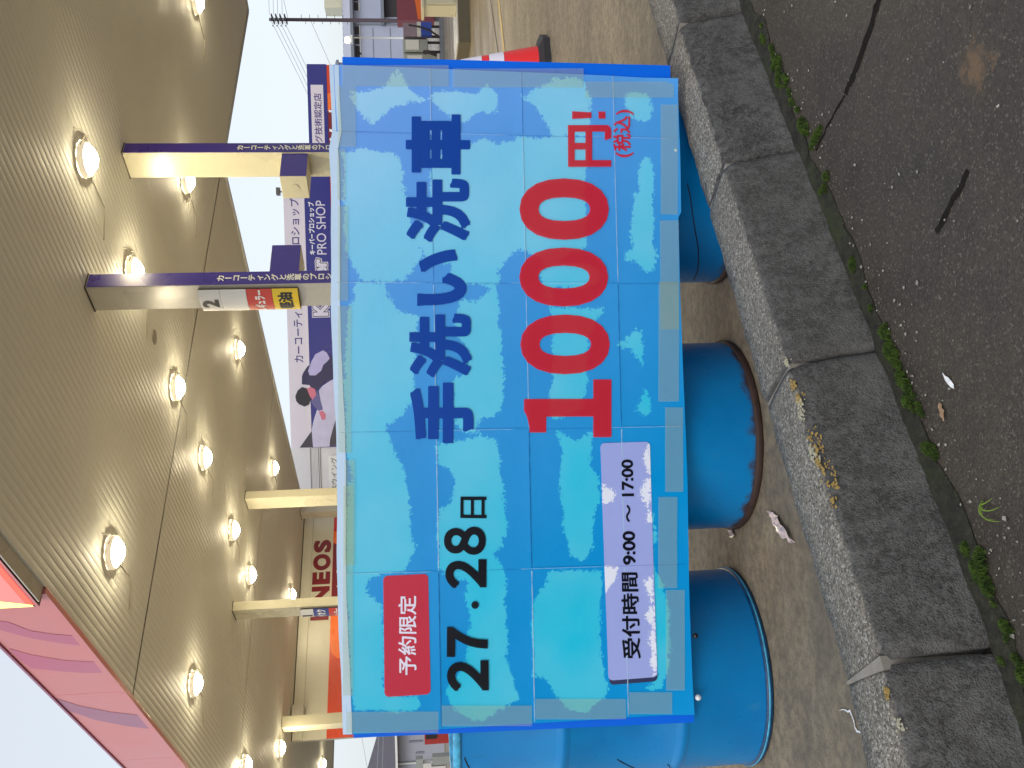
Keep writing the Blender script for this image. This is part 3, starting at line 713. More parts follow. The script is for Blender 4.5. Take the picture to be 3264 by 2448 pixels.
def patch(name, quad, mat, lift, nx=24, nz=8, rad=0.0, polys=None):
    tl, tr, br, bl = quad; vv = []; ff = []
    W = math.hypot(tr[0] - tl[0], tr[1] - tl[1]); H = math.hypot(tl[0] - bl[0], tl[1] - bl[1])
    pl = quad_place(tl, tr, br, bl, lambda x, z: bp(x, z, lift))
    us = [k / nx for k in range(nx + 1)]
    if rad: us = sorted(set(us + [rad / W * f for f in (.05, .15, .3, .5, .75, 1)] + [1 - rad / W * f for f in (.05, .15, .3, .5, .75, 1)]))
    for q in range(nz + 1):
        for u in us:
            w = q / nz
            if rad:
                e = min(u, 1 - u) * W
                if e < rad:
                    ins = rad - math.sqrt(max(0, rad * rad - (rad - e) ** 2)); f = ins / H; w = f + w * (1 - 2 * f)
            vv.append(pl(u, w))
    n = len(us)
    for q in range(nz):
        for p in range(n - 1):
            a = q * n + p; ff.append((a, a + 1, a + n + 1, a + n))
    o = mesh(name, vv, ff, mat, banner, smooth=True)
    if polys is not None:
        at = o.data.attributes.new('cloud', 'FLOAT', 'POINT')
        at.data.foreach_set('value', sdf(np.array([(v.x, v.z) for v in vv]), polys).astype(np.float32))
    return o
w0 = WBOX   # order: top-right, bottom-right, bottom-left, top-left
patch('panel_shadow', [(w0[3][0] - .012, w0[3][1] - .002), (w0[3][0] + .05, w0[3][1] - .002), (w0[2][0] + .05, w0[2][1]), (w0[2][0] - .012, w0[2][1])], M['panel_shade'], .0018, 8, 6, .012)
patch('time_panel', [w0[3], w0[0], w0[1], w0[2]], M['panel_print'], .0026, 60, 14, .012, WHITE)
w0 = RBOX
patch('reservation_panel', [w0[3], w0[0], w0[1], w0[2]], M['red_panel'], .0026, 30, 10, .012)
inks = {'手': 'ink_blue', '洗': 'ink_blue', 'い': 'ink_blue', '車': 'ink_blue', '１': 'ink_red', '０': 'ink_red', '円': 'ink_red', '!': 'ink_red', '(税込)': 'ink_red', '２': 'ink_black', '７': 'ink_black', '・': 'ink_black', '８': 'ink_black', '日': 'ink_black', '予約限定': 'ink_white'}
bolds = {'手': .048, '洗': .040, 'い': .048, '車': .036, '１': .050, '０': .055, '円': .034, '(税込)': .022, '２': .044, '７': .044, '・': .02, '８': .038, '日': .014, '予約限定': .016}
for s, q in TEXTS:
    if len(s) > 6: continue
    if s == '!':
        f_ = quad_place(*q, lambda x, z: bp(x, z, .0034))
        mesh('printed_character', [f_(0, 1), f_(1, 1), f_(.86, .42), f_(.14, .42), f_(.04, .21), f_(.96, .21), f_(.96, 0), f_(.04, 0)], [(3, 2, 1, 0), (7, 6, 5, 4)], M['ink_red'], banner); continue
    lettering('printed_character' if len(s) == 1 else 'lettering', s, quad_place(*q, lambda x, z: bp(x, z, .0034)), M[inks[s]], banner, bolds[s], 72 if len(s) == 1 else 44)
q = TEXTS[-1][1]
def sub(q, u0, u1, v0=0.0, v1=1.0):
    f = quad_place(*q, lambda x, y: (x, y)); return [f(u0, v1), f(u1, v1), f(u1, v0), f(u0, v0)]
for s, u0, u1, v0, v1, bd_ in (('受付時間', 0.0, 0.432, 0.0, 1.0, .022), ('9:00', 0.470, 0.640, .08, .86, .028), ('～', 0.685, 0.772, .33, .62, .026), ('17:00', 0.815, 1.0, .06, .86, .028)):
    lettering('lettering', s, quad_place(*sub(q, u0, u1, v0, v1), lambda x, z: bp(x, z, .0040)), M['ink_black'], banner, bd_, 44)
for tq in TAPES:
    patch('tape_strip', tq, M['tape'], .0046, 10, 3)

# ================================================================ OIL DRUMS
def drum_mat(name, rust, seed):
    mt = new_mat(name, C(0, 96, 168), 0.32); g = N(mt); v0 = g.coord()
    v = g.n('ShaderNodeVectorMath', operation='ADD', i_0=v0, i_1=(seed * 3.1, seed, 0)).outputs[0]
    b = g.b; b.inputs['Specular IOR Level'].default_value = 0.3; b.inputs['Coat Weight'].default_value = 0.08; b.inputs['Coat Roughness'].default_value = 0.15
    big = g.noise(v, 3.2, 4, 0.6); mid = g.noise(v, 18, 4, 0.65); z = g.sep(v0)[2]
    c = g.ramp(big, [(0.3, (0.0, 0.170, 0.46, 1)), (0.7, (0.0, 0.24, 0.58, 1))])
    c = g.mix(g.ramp(mid, [(0.66, 0.0), (0.76, 0.5)]), c, (0.03, 0.24, 0.48, 1))
    low = g.math('ADD', z, g.math('MULTIPLY', g.math('SUBTRACT', mid, 0.5), 0.08 if rust else 0.03))
    c = g.mix(g.ramp(low, [(0.018 if rust else 0.006, 0.95 if rust else .5), (0.038 if rust else 0.014, 0.0)]), c, (0.055, 0.028, 0.016, 1) if rust else (0.06, 0.045, 0.04, 1))
    scr = g.noise(g.n('ShaderNodeMapping', i_Vector=v, i_Scale=(60, 60, 6)).outputs[0], 1.0, 2)
    c = g.mix(g.ramp(scr, [(0.72, 0.0), (0.78, 0.35)]), c, (0.02, 0.06, 0.12, 1))
    g.color(c); g.rough(g.ramp(mid, [(0.3, 0.24), (0.7, 0.45)]))
    g.bump(g.math('ADD', g.math('MULTIPLY', big, .7), g.math('MULTIPLY', mid, 0.06)), 0.18, 0.02)
    return mt
M['chime_pale'] = worn('chime_worn', C(4, 60, 100), 0.4, 0.6, 55); M['rim_pale'] = worn('rim_pale', C(70, 168, 208), 0.4, 0.5, 45); M['chime_rust'] = worn('chime_rust', (0.045, 0.022, 0.016, 1), 0.7, 0.45, 40)
M['lid'] = worn('drum_lid', C(0, 84, 150), 0.4, 0.2, 10); M['bung'] = worn('bung', (0.25, 0.25, 0.26, 1), 0.4, 0.2, 20, metal=0.8)
def drum(x, y, rot, label, rust, seed):
    d = thing('oil_drum', (0, 0, 0), label, 'drum', 'blue oil drums behind the banner')
    r = .2855; pr = [(r, .016)]
    for zc in (.255, .300 + .29):
        pr += [(r, zc - .022), (r + .003, zc - .016), (r + .0075, zc - .006), (r + .0082, zc), (r + .0075, zc + .006), (r + .003, zc + .016), (r, zc + .022)]
    pr += [(r, .874)]
    MB().lathe(pr, n=96).build('body', drum_mat('drum_paint', rust, seed), d, True)
    for nm, z0, mt in (('bottom_chime', 0.0, M['chime_rust'] if rust else M['chime_pale']), ('top_chime', .868, M['rim_pale'])):
        MB().lathe([(r - .012, z0 + .002), (r - .004, z0), (r + .0045, z0 + .001), (r + .007, z0 + .006), (r + .007, z0 + .016), (r + .0045, z0 + .021), (r - .004, z0 + .022), (r - .012, z0 + .020), (r - .012, z0 + .002)], n=96).build(nm, mt, d, True)
    if not rust:
        MB().lathe([(r + .0046, .0165), (r + .0079, .0150), (r + .0079, .0105), (r + .0046, .0095)], n=96).build('rim_wear', M['rim_pale'], d, True)
    MB().lathe([(r - .011, .885), (r - .013, .872), (.22, .870), (.215, .873), (.0005, .874)], n=64).build('lid', M['lid'], d, True)
    MB().lathe([(.035, .874), (.035, .884), (.028, .888), (.0005, .888)], (0.17, 0.03, 0), n=20).build('bung', M['bung'], d, True)
    MB().lathe([(.016, .874), (.016, .882), (.0005, .883)], (-0.18, -0.04, 0), n=16).build('bung', M['bung'], d, True)
    MB().lathe([(r - .001, .018), (.0005, .018)], n=48).build('base', M['lid'], d)
    d.location = (x, y, 0); d.rotation_euler.z = rot
    return d
DA, DB, DC = (-0.883, 2.669), (-0.177, 2.686), (0.588, 2.722)
drum(*DA, 0.4, 'blue oil drum with pale worn bottom rim, leftmost of the three', False, 1)
drum(*DB, 2.0, 'blue oil drum with rusty brown bottom rim, between the other two drums', True, 5)
drum(*DC, 4.1, 'blue oil drum with its foot hidden behind the kerb, right of the other drums', True, 9)
M['string'] = new_mat('string', (0.012, 0.012, 0.014, 1), 0.7)
def on_drum(c, pts, rr=.2862):
    """string lying on a drum: (angle from the front, z)"""
    out = []
    for (a0, z0), (a1, z1) in zip(pts, pts[1:]):
        for k in range(10):
            a, z_ = a0 + (a1 - a0) * k / 10, z0 + (z1 - z0) * k / 10
            h = rr + (.009 if abs(z_ - .255) < .02 or abs(z_ - .59) < .02 else 0)
            out.append((c[0] + h * math.sin(a), c[1] - h * math.cos(a), z_ + .003 * math.sin(a * 9)))
    return out
for c, pts, lab in ((DA, [(-1.5, .72), (-1.0, .80), (-.75, .83), (-.4, .86)], 'thin black string slanting across the top of the left drum'),
                    (DA, [(-1.45, .26), (-1.2, .30), (-.95, .36), (-.6, .44)], 'thin black string running down the left drum to its hoop'),
                    (DA, [(-1.6, .16), (-1.35, .18), (-1.1, .235), (-.8, .29)], 'thin black string sagging low round the left drum'),
                    (DC, [(-1.45, .095), (-1.2, .10), (-.9, .125), (-.5, .155), (-.1, .19)], 'thin black string round the foot of the right drum')):
    tag(MB().tube(on_drum(c, pts), .0016, 6).build('tie_string', M['string']), lab, 'string', 'strings on the drums')
# little ties at the foot of the banner
M['clip'] = new_mat('clear_clip', (0.75, 0.78, 0.8, 1), 0.1); M['knob'] = new_mat('black_knob', (0.01, 0.01, 0.012, 1), 0.25)
bx = lambda x, z, mt, nm, r: MB().lathe([(0.0003, -r), (r * .7, -r * .7), (r, 0), (r * .7, r * .7), (.0003, r)], (x, YB + .004, z), 14).build(nm, mt, banner, True)
bx(-.700, .224, M['knob'], 'bolt', .008); bx(-.868, .222, M['clip'], 'clip', .009); bx(.62, .238, M['clip'], 'clip', .007)

# ================================================================ LITTER
M['wrap'] = new_mat('plastic_wrap', (0.62, 0.50, 0.47, 1), 0.25); M['paper_bit'] = new_mat('white_scrap', (0.8, 0.8, 0.8, 1), 0.5); M['leaf'] = worn('dead_leaf', (0.30, 0.19, 0.11, 1), 0.8, 0.2, 60)
def crumple(name, pts, w, z, mat, label, cat, amp=.006):
    v, f = [], []; r = random.Random(len(label)); n = len(pts)
    for i, p in enumerate(pts):
        ww = w * math.sin(PI * (i + .35) / (n - .3)) * r.uniform(.7, 1.2)
        a = Vector(pts[max(i - 1, 0)]); b = Vector(pts[min(i + 1, n - 1)]); d = (b - a).normalized(); m_ = Vector((-d.y, d.x))
        for k in (-1, -.33, .33, 1): v.append((p[0] + m_.x * ww * k, p[1] + m_.y * ww * k, z + r.uniform(0, amp)))
    for i in range(n - 1):
        for k in range(3): a = i * 4 + k; f.append((a, a + 1, a + 5, a + 4))
    o = mesh(name, v, f, mat); md = o.modifiers.new('s', 'SOLIDIFY'); md.thickness = .0006
    return tag(o, label, cat)
crumple('plastic_wrapper', dens([(-.372, 2.36), (-.396, 2.295), (-.43, 2.20)], 5, .004), .018, .003, M['wrap'], 'crumpled pinkish plastic wrapper on the concrete between drum and kerb', 'wrapper', .012)
crumple('plastic_scrap', dens([(-.475, 2.70), (-.485, 2.64)], 4, .003), .012, .003, M['wrap'], 'small pale plastic scrap at the foot of the rusty drum', 'scrap')
crumple('paper_scrap', dens([g_(-.005, 1.53), g_(-.033, 1.497)], 5, .001), .005, .0235, M['paper_bit'], 'bright white paper scrap on the asphalt', 'scrap', .004)
crumple('dead_leaf', dens([g_(-.058, 1.545), g_(-.092, 1.532)], 6, .0003), .007, .0235, M['leaf'], 'light brown dead leaf lying on the asphalt', 'leaf', .003)
crumple('paper_thread', dens([(-.78, 1.98), (-.765, 1.93), (-.80, 1.90), (-.79, 1.86)], 4, .003), .003, .002, M['paper_bit'], 'thin white paper thread on the concrete inside the kerb', 'scrap', .003)
sg = MB(); rg2 = random.Random(9)
M['sprig'] = new_mat('sprig', (0.16, 0.24, 0.03, 1), 0.7)
base = Vector((g_(-.225, 1.43)[0], g_(-.225, 1.43)[1], .022))
for k in range(5):
    an = -2.6 + rg2.uniform(-.5, .5); l = rg2.uniform(.03, .06); pts = []
    for i in range(7):
        t = i / 6; pts.append(base + Vector((math.cos(an + t * .9) * l * t, math.sin(an + t * .9) * l * t, .012 * math.sin(PI * t * .9) + .001)))
    sg.tube(pts, [.0018, .0018, .0016, .0014, .001, .0008, .0004], 5)
tag(sg.build('grass_sprig', M['sprig']), 'yellow-green grass sprig curling out of the asphalt', 'grass')
# ================================================================ CANOPY
HS = 4.6
M['soffit'] = worn('soffit_paint', (0.75, 0.745, 0.665, 1), 0.62, 0.05, 1.2, fine=False, spec=0.3)
M['cream'] = worn('cream_paint', (0.56, 0.53, 0.39, 1), 0.30, 0.06, 2.0, fine=False)
M['column_grey'] = worn('column_grey', (0.50, 0.47, 0.40, 1), 0.28, 0.06, 2.0, fine=False)
M['dark_gap'] = new_mat('dark_gap', (0.05, 0.04, 0.03, 1), 0.8)
M['fascia'] = worn('fascia_pink', C(216, 132, 132), 0.35, 0.05, 1.0, fine=False)
M['stripe'] = worn('fascia_stripe', C(196, 104, 132), 0.35, 0.05, 1.0, fine=False); M['stripe_dark'] = worn('fascia_stripe_dark', C(168, 106, 134), 0.35, 0.05, 1.0, fine=False)
M['purple'] = worn('purple_film', C(62, 46, 138), 0.30, 0.10, 2.0, fine=False)
M['roof_sheet'] = worn('roof_sheet', (0.45, 0.45, 0.45, 1), 0.6)
def soffit(name, parent, a0, a1, b0, b1):
    """ribbed ceiling: planks 0.1 m wide along b with V grooves"""
    v, f = [], []; a = a0; rows = []
    while a < a1 - 1e-6:
        rows += [(a, HS + .0045), (a + .018, HS + .001), (a + .05, HS - .0005), (a + .082, HS + .001)]; a += 0.1
    rows.append((a1, HS + .0045))
    for a_, z_ in rows: v += [S(a_, b0, z_), S(a_, b1, z_)]
    for i in range(len(rows) - 1): f.append((2 * i, 2 * i + 1, 2 * i + 3, 2 * i + 2))
    return mesh(name, v, f, M['soffit'], parent)
A_L, A_R = 4.12, 20.12
can = thing('canopy', S(8, 7, 3.9), 'big filling station canopy over the pumps with pink striped fascia and ribbed ceiling', 'canopy')
can.location = S(8, 7, HS)
soffit('soffit', can, A_L, A_R, 2.8, 11.48)
MB().sbox(A_L + .02, A_R, 2.82, 11.47, HS + .05, 5.30).build('roof_deck', M['roof_sheet'], can)
MB().sbox(A_R + .002, A_R + .06, 2.8, 11.5, HS - .03, 5.42).build('end_fascia', M['roof_sheet'], can)
MB().sbox(14.5, A_R, 11.482, 11.53, HS - .03, 5.42).build('rear_fascia', M['roof_sheet'], can)
rear = thing('rear_canopy', S(9, 18, HS), 'rear canopy joining the pump canopy to the service building', 'canopy')
soffit('soffit', rear, A_L, 14.5, 11.52, 18.50); soffit('soffit', rear, A_L, 14.5, 18.53, 36.5)
MB().sbox(A_L + .02, 14.48, 11.5, 36.4, HS + .05, 5.30).build('roof_deck', M['roof_sheet'], rear)
MB().sbox(14.502, 14.56, 11.54, 36.5, HS - .04, 5.3).build('side_fascia', M['roof_sheet'], rear)
MB().sbox(A_L, 14.5, 36.51, 36.56, HS - .04, 5.3).build('end_fascia', M['roof_sheet'], rear)
MB().sbox(A_L + .3, 14.5, 11.484, 11.516, HS + .02, HS + .045).build('joint_strip', M['dark_gap'], rear)
MB().sbox(A_L + .3, 14.5, 18.502, 18.528, HS + .015, HS + .045).build('joint_strip', M['dark_gap'], rear)
# pink fascia, panel by panel, with a bottom trim
for i in range(10):
    b0, b1 = 8.34 + 2.8 * i + .004, 8.34 + 2.8 * (i + 1) - .004
    o = bevel(MB().sbox(A_L - .06, A_L, b0, b1, HS - .012, 5.42).build('fascia_panel', M['fascia'], can if i < 1 else rear), .006)
    MB().sbox(A_L - .075, A_L - .061, b0, b1, HS - .02, HS + .05).build('fascia_trim', M['fascia'], can if i < 1 else rear)
    MB().sbox(A_L - .08, A_L + .1, b0, b1, 5.424, 5.45).build('fascia_cap', M['stripe_dark'], can if i < 1 else rear)
for st, mt in zip(STRIPES, ('stripe', 'stripe', 'stripe_dark')):
    mesh('fascia_stripe', [S(A_L - .0775, b, min(max(z_, HS + .055), 5.415)) if False else S(A_L - .0635, b, min(max(z_, HS + .052), 5.415)) for b, z_ in st], [tuple(range(len(st)))], M[mt], rear)
# recess and the glowing emblem box at the corner
MB().sbox(A_L - .002, A_L + .02, 2.8, 8.335, HS - .01, HS + .06).build('edge_trim', M['soffit'], can)
MB().sbox(A_L - .16, A_L - .004, 2.8, 8.33, HS + .015, HS + .03).build('edge_trim', M['column_grey'], can)
M['maroon_case'] = worn('maroon_case', C(96, 44, 34), .5, .15, 5)
M['emblem_red'] = emit('emblem_red', C(255, 70, 50), 1.3); M['emblem_pink'] = emit('emblem_pink', C(250, 105, 100), 0.9); M['emblem_yellow'] = emit('emblem_yellow', C(255, 232, 120), 1.4)
em = thing('emblem_sign', S(4.0, 6.5, 4.64), 'glowing red and yellow emblem box at the canopy corner', 'sign')
MB().sbox(3.952, 4.05, 4.2, 8.41, 4.64, 5.7).build('box', M['maroon_case'], em)
def emb(name, pts, mt, d): return mesh(name, [S(3.952 - d, b, z_) for b, z_ in pts], [tuple(range(len(pts)))], M[mt], em)
emb('frame', [(4.2, 4.642), (8.40, 4.642), (8.40, 4.672), (4.2, 4.672)], 'fascia', .003)
emb('lit_edge', [(4.2, 4.675), (8.36, 4.675), (8.34, 4.735), (4.2, 4.735)], 'emblem_red', .006)
emb('lit_face', [(4.2, 4.738), (8.335, 4.738), (7.95, 5.6), (4.2, 5.6)], 'emblem_pink', .006)
emb('lit_face', [(8.34, 4.738), (8.365, 4.69), (8.40, 4.69), (8.40, 5.6), (7.96, 5.6)], 'emblem_yellow', .006)

# ---- lamps
M['lens'] = emit('lamp_lens', (1.0, 0.86, 0.58, 1), LAMP)
M['lamp_body'] = emit('lamp_collar_glow', (0.9, 0.78, 0.55, 1), 0.45)  # glow added to the housing ring so its unlit side is not dark
M['conduit'] = new_mat('conduit', (0.28, 0.25, 0.20, 1), 0.6)
def make_lamp():
    t = thing('canopy_lamp', (0, 0, 0))
    MB().lathe([(.205, 0), (.203, -.045), (.194, -.068), (.178, -.070), (.166, -.058)], n=32).build('housing', M['lamp_body'], t, True)
    MB().lathe([(.166, -.055), (.158, -.074), (.134, -.106), (.09, -.136), (.043, -.153), (.0005, -.158)], n=32).build('lens', M['lens'], t, True)
    u, w = S(1, 0), S(0, 1)
    mc = MB(); mc.tube([w * .2 + Vector((0, 0, -.012)), w * .75 + u * .05 + Vector((0, 0, -.012)), w * .95 - u * .3 + Vector((0, 0, -.012))], .006, 6); mc.build('conduit', M['conduit'], t)
    MB().tube([w * -.2 + Vector((0, 0, -.03)), w * -.3 + u * .06 + Vector((0, 0, -.10)), w * -.42 + u * .02 + Vector((0, 0, -.02))], .006, 6).build('cable', M['conduit'], t)
    return t
def copy_tree(o, parent=None):
    c = o.copy(); col.objects.link(c); c.parent = parent
    for ch in list(o.children): copy_tree(ch, c)
    return c
lamp0 = make_lamp()
lamps = [(8.52, 6.67, 'lit canopy lamp nearest the road, in front of the purple columns'), (11.93, 9.78, 'lit canopy lamp just left of the tall cream column'), (15.26, 8.57, 'lit canopy lamp at the right end of the pump canopy'),
         (8.65, 8.58, 'lit canopy lamp peeping from behind the column with the fuel board 2'), (12.23, 14.41, 'lit canopy lamp near the open right edge of the rear canopy, left of board 2'), (8.63, 11.02, 'lit canopy lamp right beside the dark ceiling joint'),
         (8.68, 13.04, 'lit canopy lamp just past the dark ceiling joint'), (12.44, 19.28, 'lit canopy lamp above the white wall of the wash building'), (5.25, 9.82, 'large lit canopy lamp nearest the pink fascia'),
         (8.75, 15.71, 'lit canopy lamp just left of the plain cream column'), (8.77, 17.71, 'lit canopy lamp above the maroon service building letters'), (10.94, 23.45, 'lit canopy lamp close to the service building wall, beside board 1 column'),
         (5.25, 14.28, 'lit canopy lamp in the middle of the bay beside the pink fascia'), (6.80, 23.26, 'lit canopy lamp by the left corner of the service building'), (5.28, 19.02, 'lit canopy lamp at the left edge of the photo by the fascia'), (8.95, 32.82, 'farthest lit canopy lamp, left of the service building'),
         ]
for i, (a, b, lab) in enumerate(lamps):
    o = lamp0 if i == 0 else copy_tree(lamp0)
    o.location = S(a, b, HS); tag(o, lab, 'lamp', 'round lamps under the canopies')
tag(MB().lathe([(.0005, -.012), (.085, -.012), (.11, -.004), (.11, .0)], S(8.61, 9.83, HS), 28).build('ceiling_vent', M['conduit'], None, True), 'small round brown vent cover in the canopy ceiling', 'vent')

# ---- columns
M['white_paint'] = worn('white_paint', (0.72, 0.72, 0.70, 1), 0.5, 0.05, 3, fine=False)
M['white_text'] = new_mat('white_text', (0.85, 0.83, 0.72, 1), 0.4)
M['sign_white'] = worn('sign_white', (0.74, 0.74, 0.74, 1), 0.35, 0.04, 6, fine=False); M['sign_red'] = worn('sign_red', C(205, 62, 45), 0.35, 0.06, 6, fine=False)
M['sign_yellow'] = worn('sign_yellow', C(235, 200, 30), 0.35, 0.05, 6, fine=False); M['sign_blue'] = worn('sign_blue', C(48, 66, 150), 0.35, 0.06, 6, fine=False)
M['ink_sign'] = new_mat('sign_black', (0.012, 0.012, 0.012, 1), 0.4); M['sign_rim'] = new_mat('sign_rim', (0.10, 0.085, 0.07, 1), 0.5)
M['text_white'] = new_mat('text_white', (0.85, 0.85, 0.85, 1), 0.4)
def column(a0, a1, b0, b1, label, shaft, front=None, text=None):
    t = thing('canopy_column', S((a0 + a1) / 2, (b0 + b1) / 2, 0), label, 'column', 'columns holding up the canopies')
    bevel(MB().sbox(a0, a1, b0, b1, 0, HS + .02).build('shaft', shaft, t), .006)
    bevel(MB().sbox(a0 - .05, a1 + .05, b0 - .05, b1 + .05, 0, .12).build('base', M['column_grey'], t), .01)
    MB().sbox(a0 - .012, a1 + .012, b0 - .012, b1 + .012, HS - .012, HS - .001).build('collar', M['dark_gap'], t)
    if front:
        MB().sbox(a0 + .002, a1 - .002, b0 - .006, b0 - .001, .3, HS - .02).build('film_panel', M[front], t)
    if text:
        ac = (a0 + a1) / 2
        lettering('lettering', text, quad_place(*rect(ac - .055, ac + .055, 3.17 - 1.205 / 14 * len(text), 3.17), lambda x, z_: S(x, b0 - .008, z_)), M['white_text'], t, .034, 34, True)
    return t
col2 = column(7.32, 7.52, 7.49, 7.87, 'column with purple lettered face carrying the fuel board 2', M['column_grey'], 'purple', 'カーコーティングと洗車のプロショップ')
col1 = column(9.68, 9.87, 7.48, 7.88, 'cream column with purple lettered face, rightmost of the columns', M['cream'], 'purple', 'カーコーティングと洗車のプロショップ')
col3 = column(9.95, 10.13, 16.56, 17.0, 'plain cream column right of the service building letters', M['cream'])
col4 = column(7.44, 7.62, 16.5, 16.92, 'cream column carrying the fuel board 1', M['cream'])
col5 = column(7.34, 7.62, 23.4, 23.8, 'cream column at the left corner of the service building', M['cream'])
col6 = column(14.03, 14.23, 24.3, 24.7, 'grey column close to the service building wall', M['column_grey'])
def side_box(a0, a1, label):
    t = thing('side_box', S((a0 + a1) / 2, 7.67, 2.26), label, 'box', 'purple fronted boxes on the columns')
    bevel(MB().sbox(a0, a1, 7.50, 7.86, 2.26, 2.60).build('case', M['cream'], t), .006)
    MB().sbox(a0 + .004, a1 - .004, 7.493, 7.499, 2.265, 2.595).build('front_panel', M['purple'], t)
    md = MB(); ax = a0 - .006; ring = []
    for k in range(20):
        th_ = 2 * PI * k / 20; ring.append((7.68 + .055 * math.cos(th_), 2.43 + .055 * math.sin(th_)))
    md.add([S(ax, b, z_) for b, z_ in ring] + [S(a0 - .0005, b, z_) for b, z_ in ring], [tuple(range(20))] + [(k, (k + 1) % 20, 20 + (k + 1) % 20, 20 + k) for k in range(20)])
    md.build('knockout_cover', M['cream'], t)
side_box(9.225, 9.678, 'box with purple front on the left side of the rightmost column')
side_box(7.522, 7.965, 'box with purple front on the right side of the column with board 2')
def fuel_board(a, b0, b1, cuts, panels, label):
    t = thing('fuel_board', S(a - .03, (b0 + b1) / 2, cuts[-1]), label, 'sign', 'fuel grade boards on columns')
    MB().sbox(a - .03, a - .001, b0 + .02, b1 - .02, cuts[-1] - .004, cuts[0] + .004).build('backing', M['sign_rim'], t)
    n = 10
    def face(u, z_):                       # u 0..1 from the right (near) edge to the left; convex face
        b = b0 + (b1 - b0) * u; return S(a - .032 - .045 * (1 - (2 * u - 1) ** 2), b, z_)
    for (z1, z0), (mt, txt, tm, uu, vv_, bold) in zip(zip(cuts, cuts[1:]), panels):
        v = []; f = []
        for k in range(n + 1): v += [face(k / n, z0 + .002), face(k / n, z1 - .002)]
        for k in range(n): f.append((2 * k, 2 * k + 1, 2 * k + 3, 2 * k + 2))
        f.append(tuple(range(0, 2 * n + 2, 2))); f.append(tuple(range(2 * n + 1, 0, -2)))
        p = mesh('grade_panel', v, f, M[mt], t)
        if txt:
            h = z1 - z0
            lettering('lettering', txt, lambda u, w_: face(1 - (uu[0] + (uu[1] - uu[0]) * u), z0 + h * (vv_[0] + (vv_[1] - vv_[0]) * w_)) + S(-.004, 0), M[tm], p, bold, 40)
fuel_board(7.318, 7.53, 7.88, (3.38, 3.144, 2.85, 2.562, 2.27), (('sign_white', '2', 'ink_sign', (.28, .66), (.1, .9), .05), ('sign_white', None, None, 0, 0, 0), ('sign_red', 'レギュラー', 'text_white', (.06, .97), (.28, .72), .045), ('sign_yellow', '軽油', 'ink_sign', (.1, .88), (.22, .8), .04)), 'tall fuel board reading 2 with white, red and yellow panels')
fuel_board(7.438, 16.55, 16.92, (3.32, 3.075, 2.78, 2.48, 2.19), (('sign_white', '1', 'ink_sign', (.35, .55), (.1, .9), .05), ('sign_blue', 'ハイオク', 'text_white', (.06, .95), (.2, .8), .04), ('sign_red', 'レギュラー', 'text_white', (.06, .97), (.28, .72), .04), ('sign_yellow', '軽油', 'ink_sign', (.1, .88), (.22, .8), .04)), 'small fuel board reading 1 with a blue panel')

# ================================================================ SERVICE BUILDING
M['wall_cream'] = worn('wall_cream', (0.60, 0.58, 0.48, 1), 0.35, 0.05, 1.5, fine=False); M['maroon'] = worn('maroon', C(120, 26, 36), 0.35, 0.06, 2, fine=False)
M['orange_band'] = worn('orange_band', C(205, 62, 24), 0.28, 0.06, 1.5, fine=False); M['orange_light'] = worn('orange_light', C(238, 112, 36), 0.3, 0.05, 2, fine=False); M['red_band'] = worn('red_band', C(200, 40, 36), 0.3, 0.06, 2, fine=False)
M['glass'] = new_mat('window_glass', (0.03, 0.035, 0.04, 1), 0.05)
sv = thing('service_building', S(11, 26.3, 0), 'cream service building under the canopy with maroon letters and orange band', 'building')
WB_ = 25.25
MB().sbox(7.53, 15.2, WB_, WB_ + .12, 0, HS - .001).build('wall', M['wall_cream'], sv)
MB().sbox(8.3, 15.1, WB_ + .122, 27.4, 0, HS - .002).build('wall', M['wall_cream'], sv)
MB().sbox(7.53, 15.2, WB_ - .05, WB_ - .001, 4.30, HS - .03).build('header', M['wall_cream'], sv)
MB().sbox(7.53, 15.2, WB_ - .03, WB_ - .002, HS - .028, HS - .004).build('shadow_gap', M['dark_gap'], sv)
band = MB().sbox(7.53, 15.2, WB_ - .03, WB_ - .001, 2.75, 3.66).build('band', M['orange_band'], sv)
def wall_poly(name, pts, mt, par, d):
    return mesh(name, [S(a, WB_ - d, z_) for a, z_ in pts], [tuple(range(len(pts)))], M[mt], par)
wall_poly('band_swoosh', [(10.2, 3.655), (9.9, 3.60), (9.75, 3.45), (9.72, 3.2), (9.9, 2.76), (11.4, 2.76), (11.2, 3.3), (11.1, 3.655)], 'orange_light', band, .033)
wall_poly('band_swoosh', [(11.1, 3.655), (11.2, 3.3), (11.4, 2.76), (13.2, 2.76), (13.3, 3.40), (13.42, 3.655)], 'maroon', band, .036)
wall_poly('band_swoosh', [(13.43, 3.655), (13.32, 3.42), (13.21, 2.76), (13.6, 2.76), (13.75, 3.42), (13.85, 3.655)], 'orange_light', band, .034)
wall_poly('band_swoosh', [(13.86, 3.655), (13.76, 3.42), (13.61, 2.76), (15.19, 2.76), (15.19, 3.655)], 'red_band', band, .035)
for s, a0, a1 in (('E', 10.52, 10.95), ('N', 11.44, 12.0), ('E', 12.07, 12.48), ('O', 12.53, 13.075), ('S', 13.13, 13.56)):
    if s == 'E' and a0 < 11: a0, a1 = 10.93, 11.34
    lettering('letter', s, quad_place(*rect(a0, a1, 3.72, 4.25), lambda x, z_: S(x, WB_ - .012, z_)), M['maroon'], sv, .06, 44)
lettering('lettering', 'Service Room', quad_place(*rect(11.36, 13.18, 3.27, 3.53), lambda x, z_: S(x, WB_ - .042, z_)), M['text_white'], sv, .016, 40)
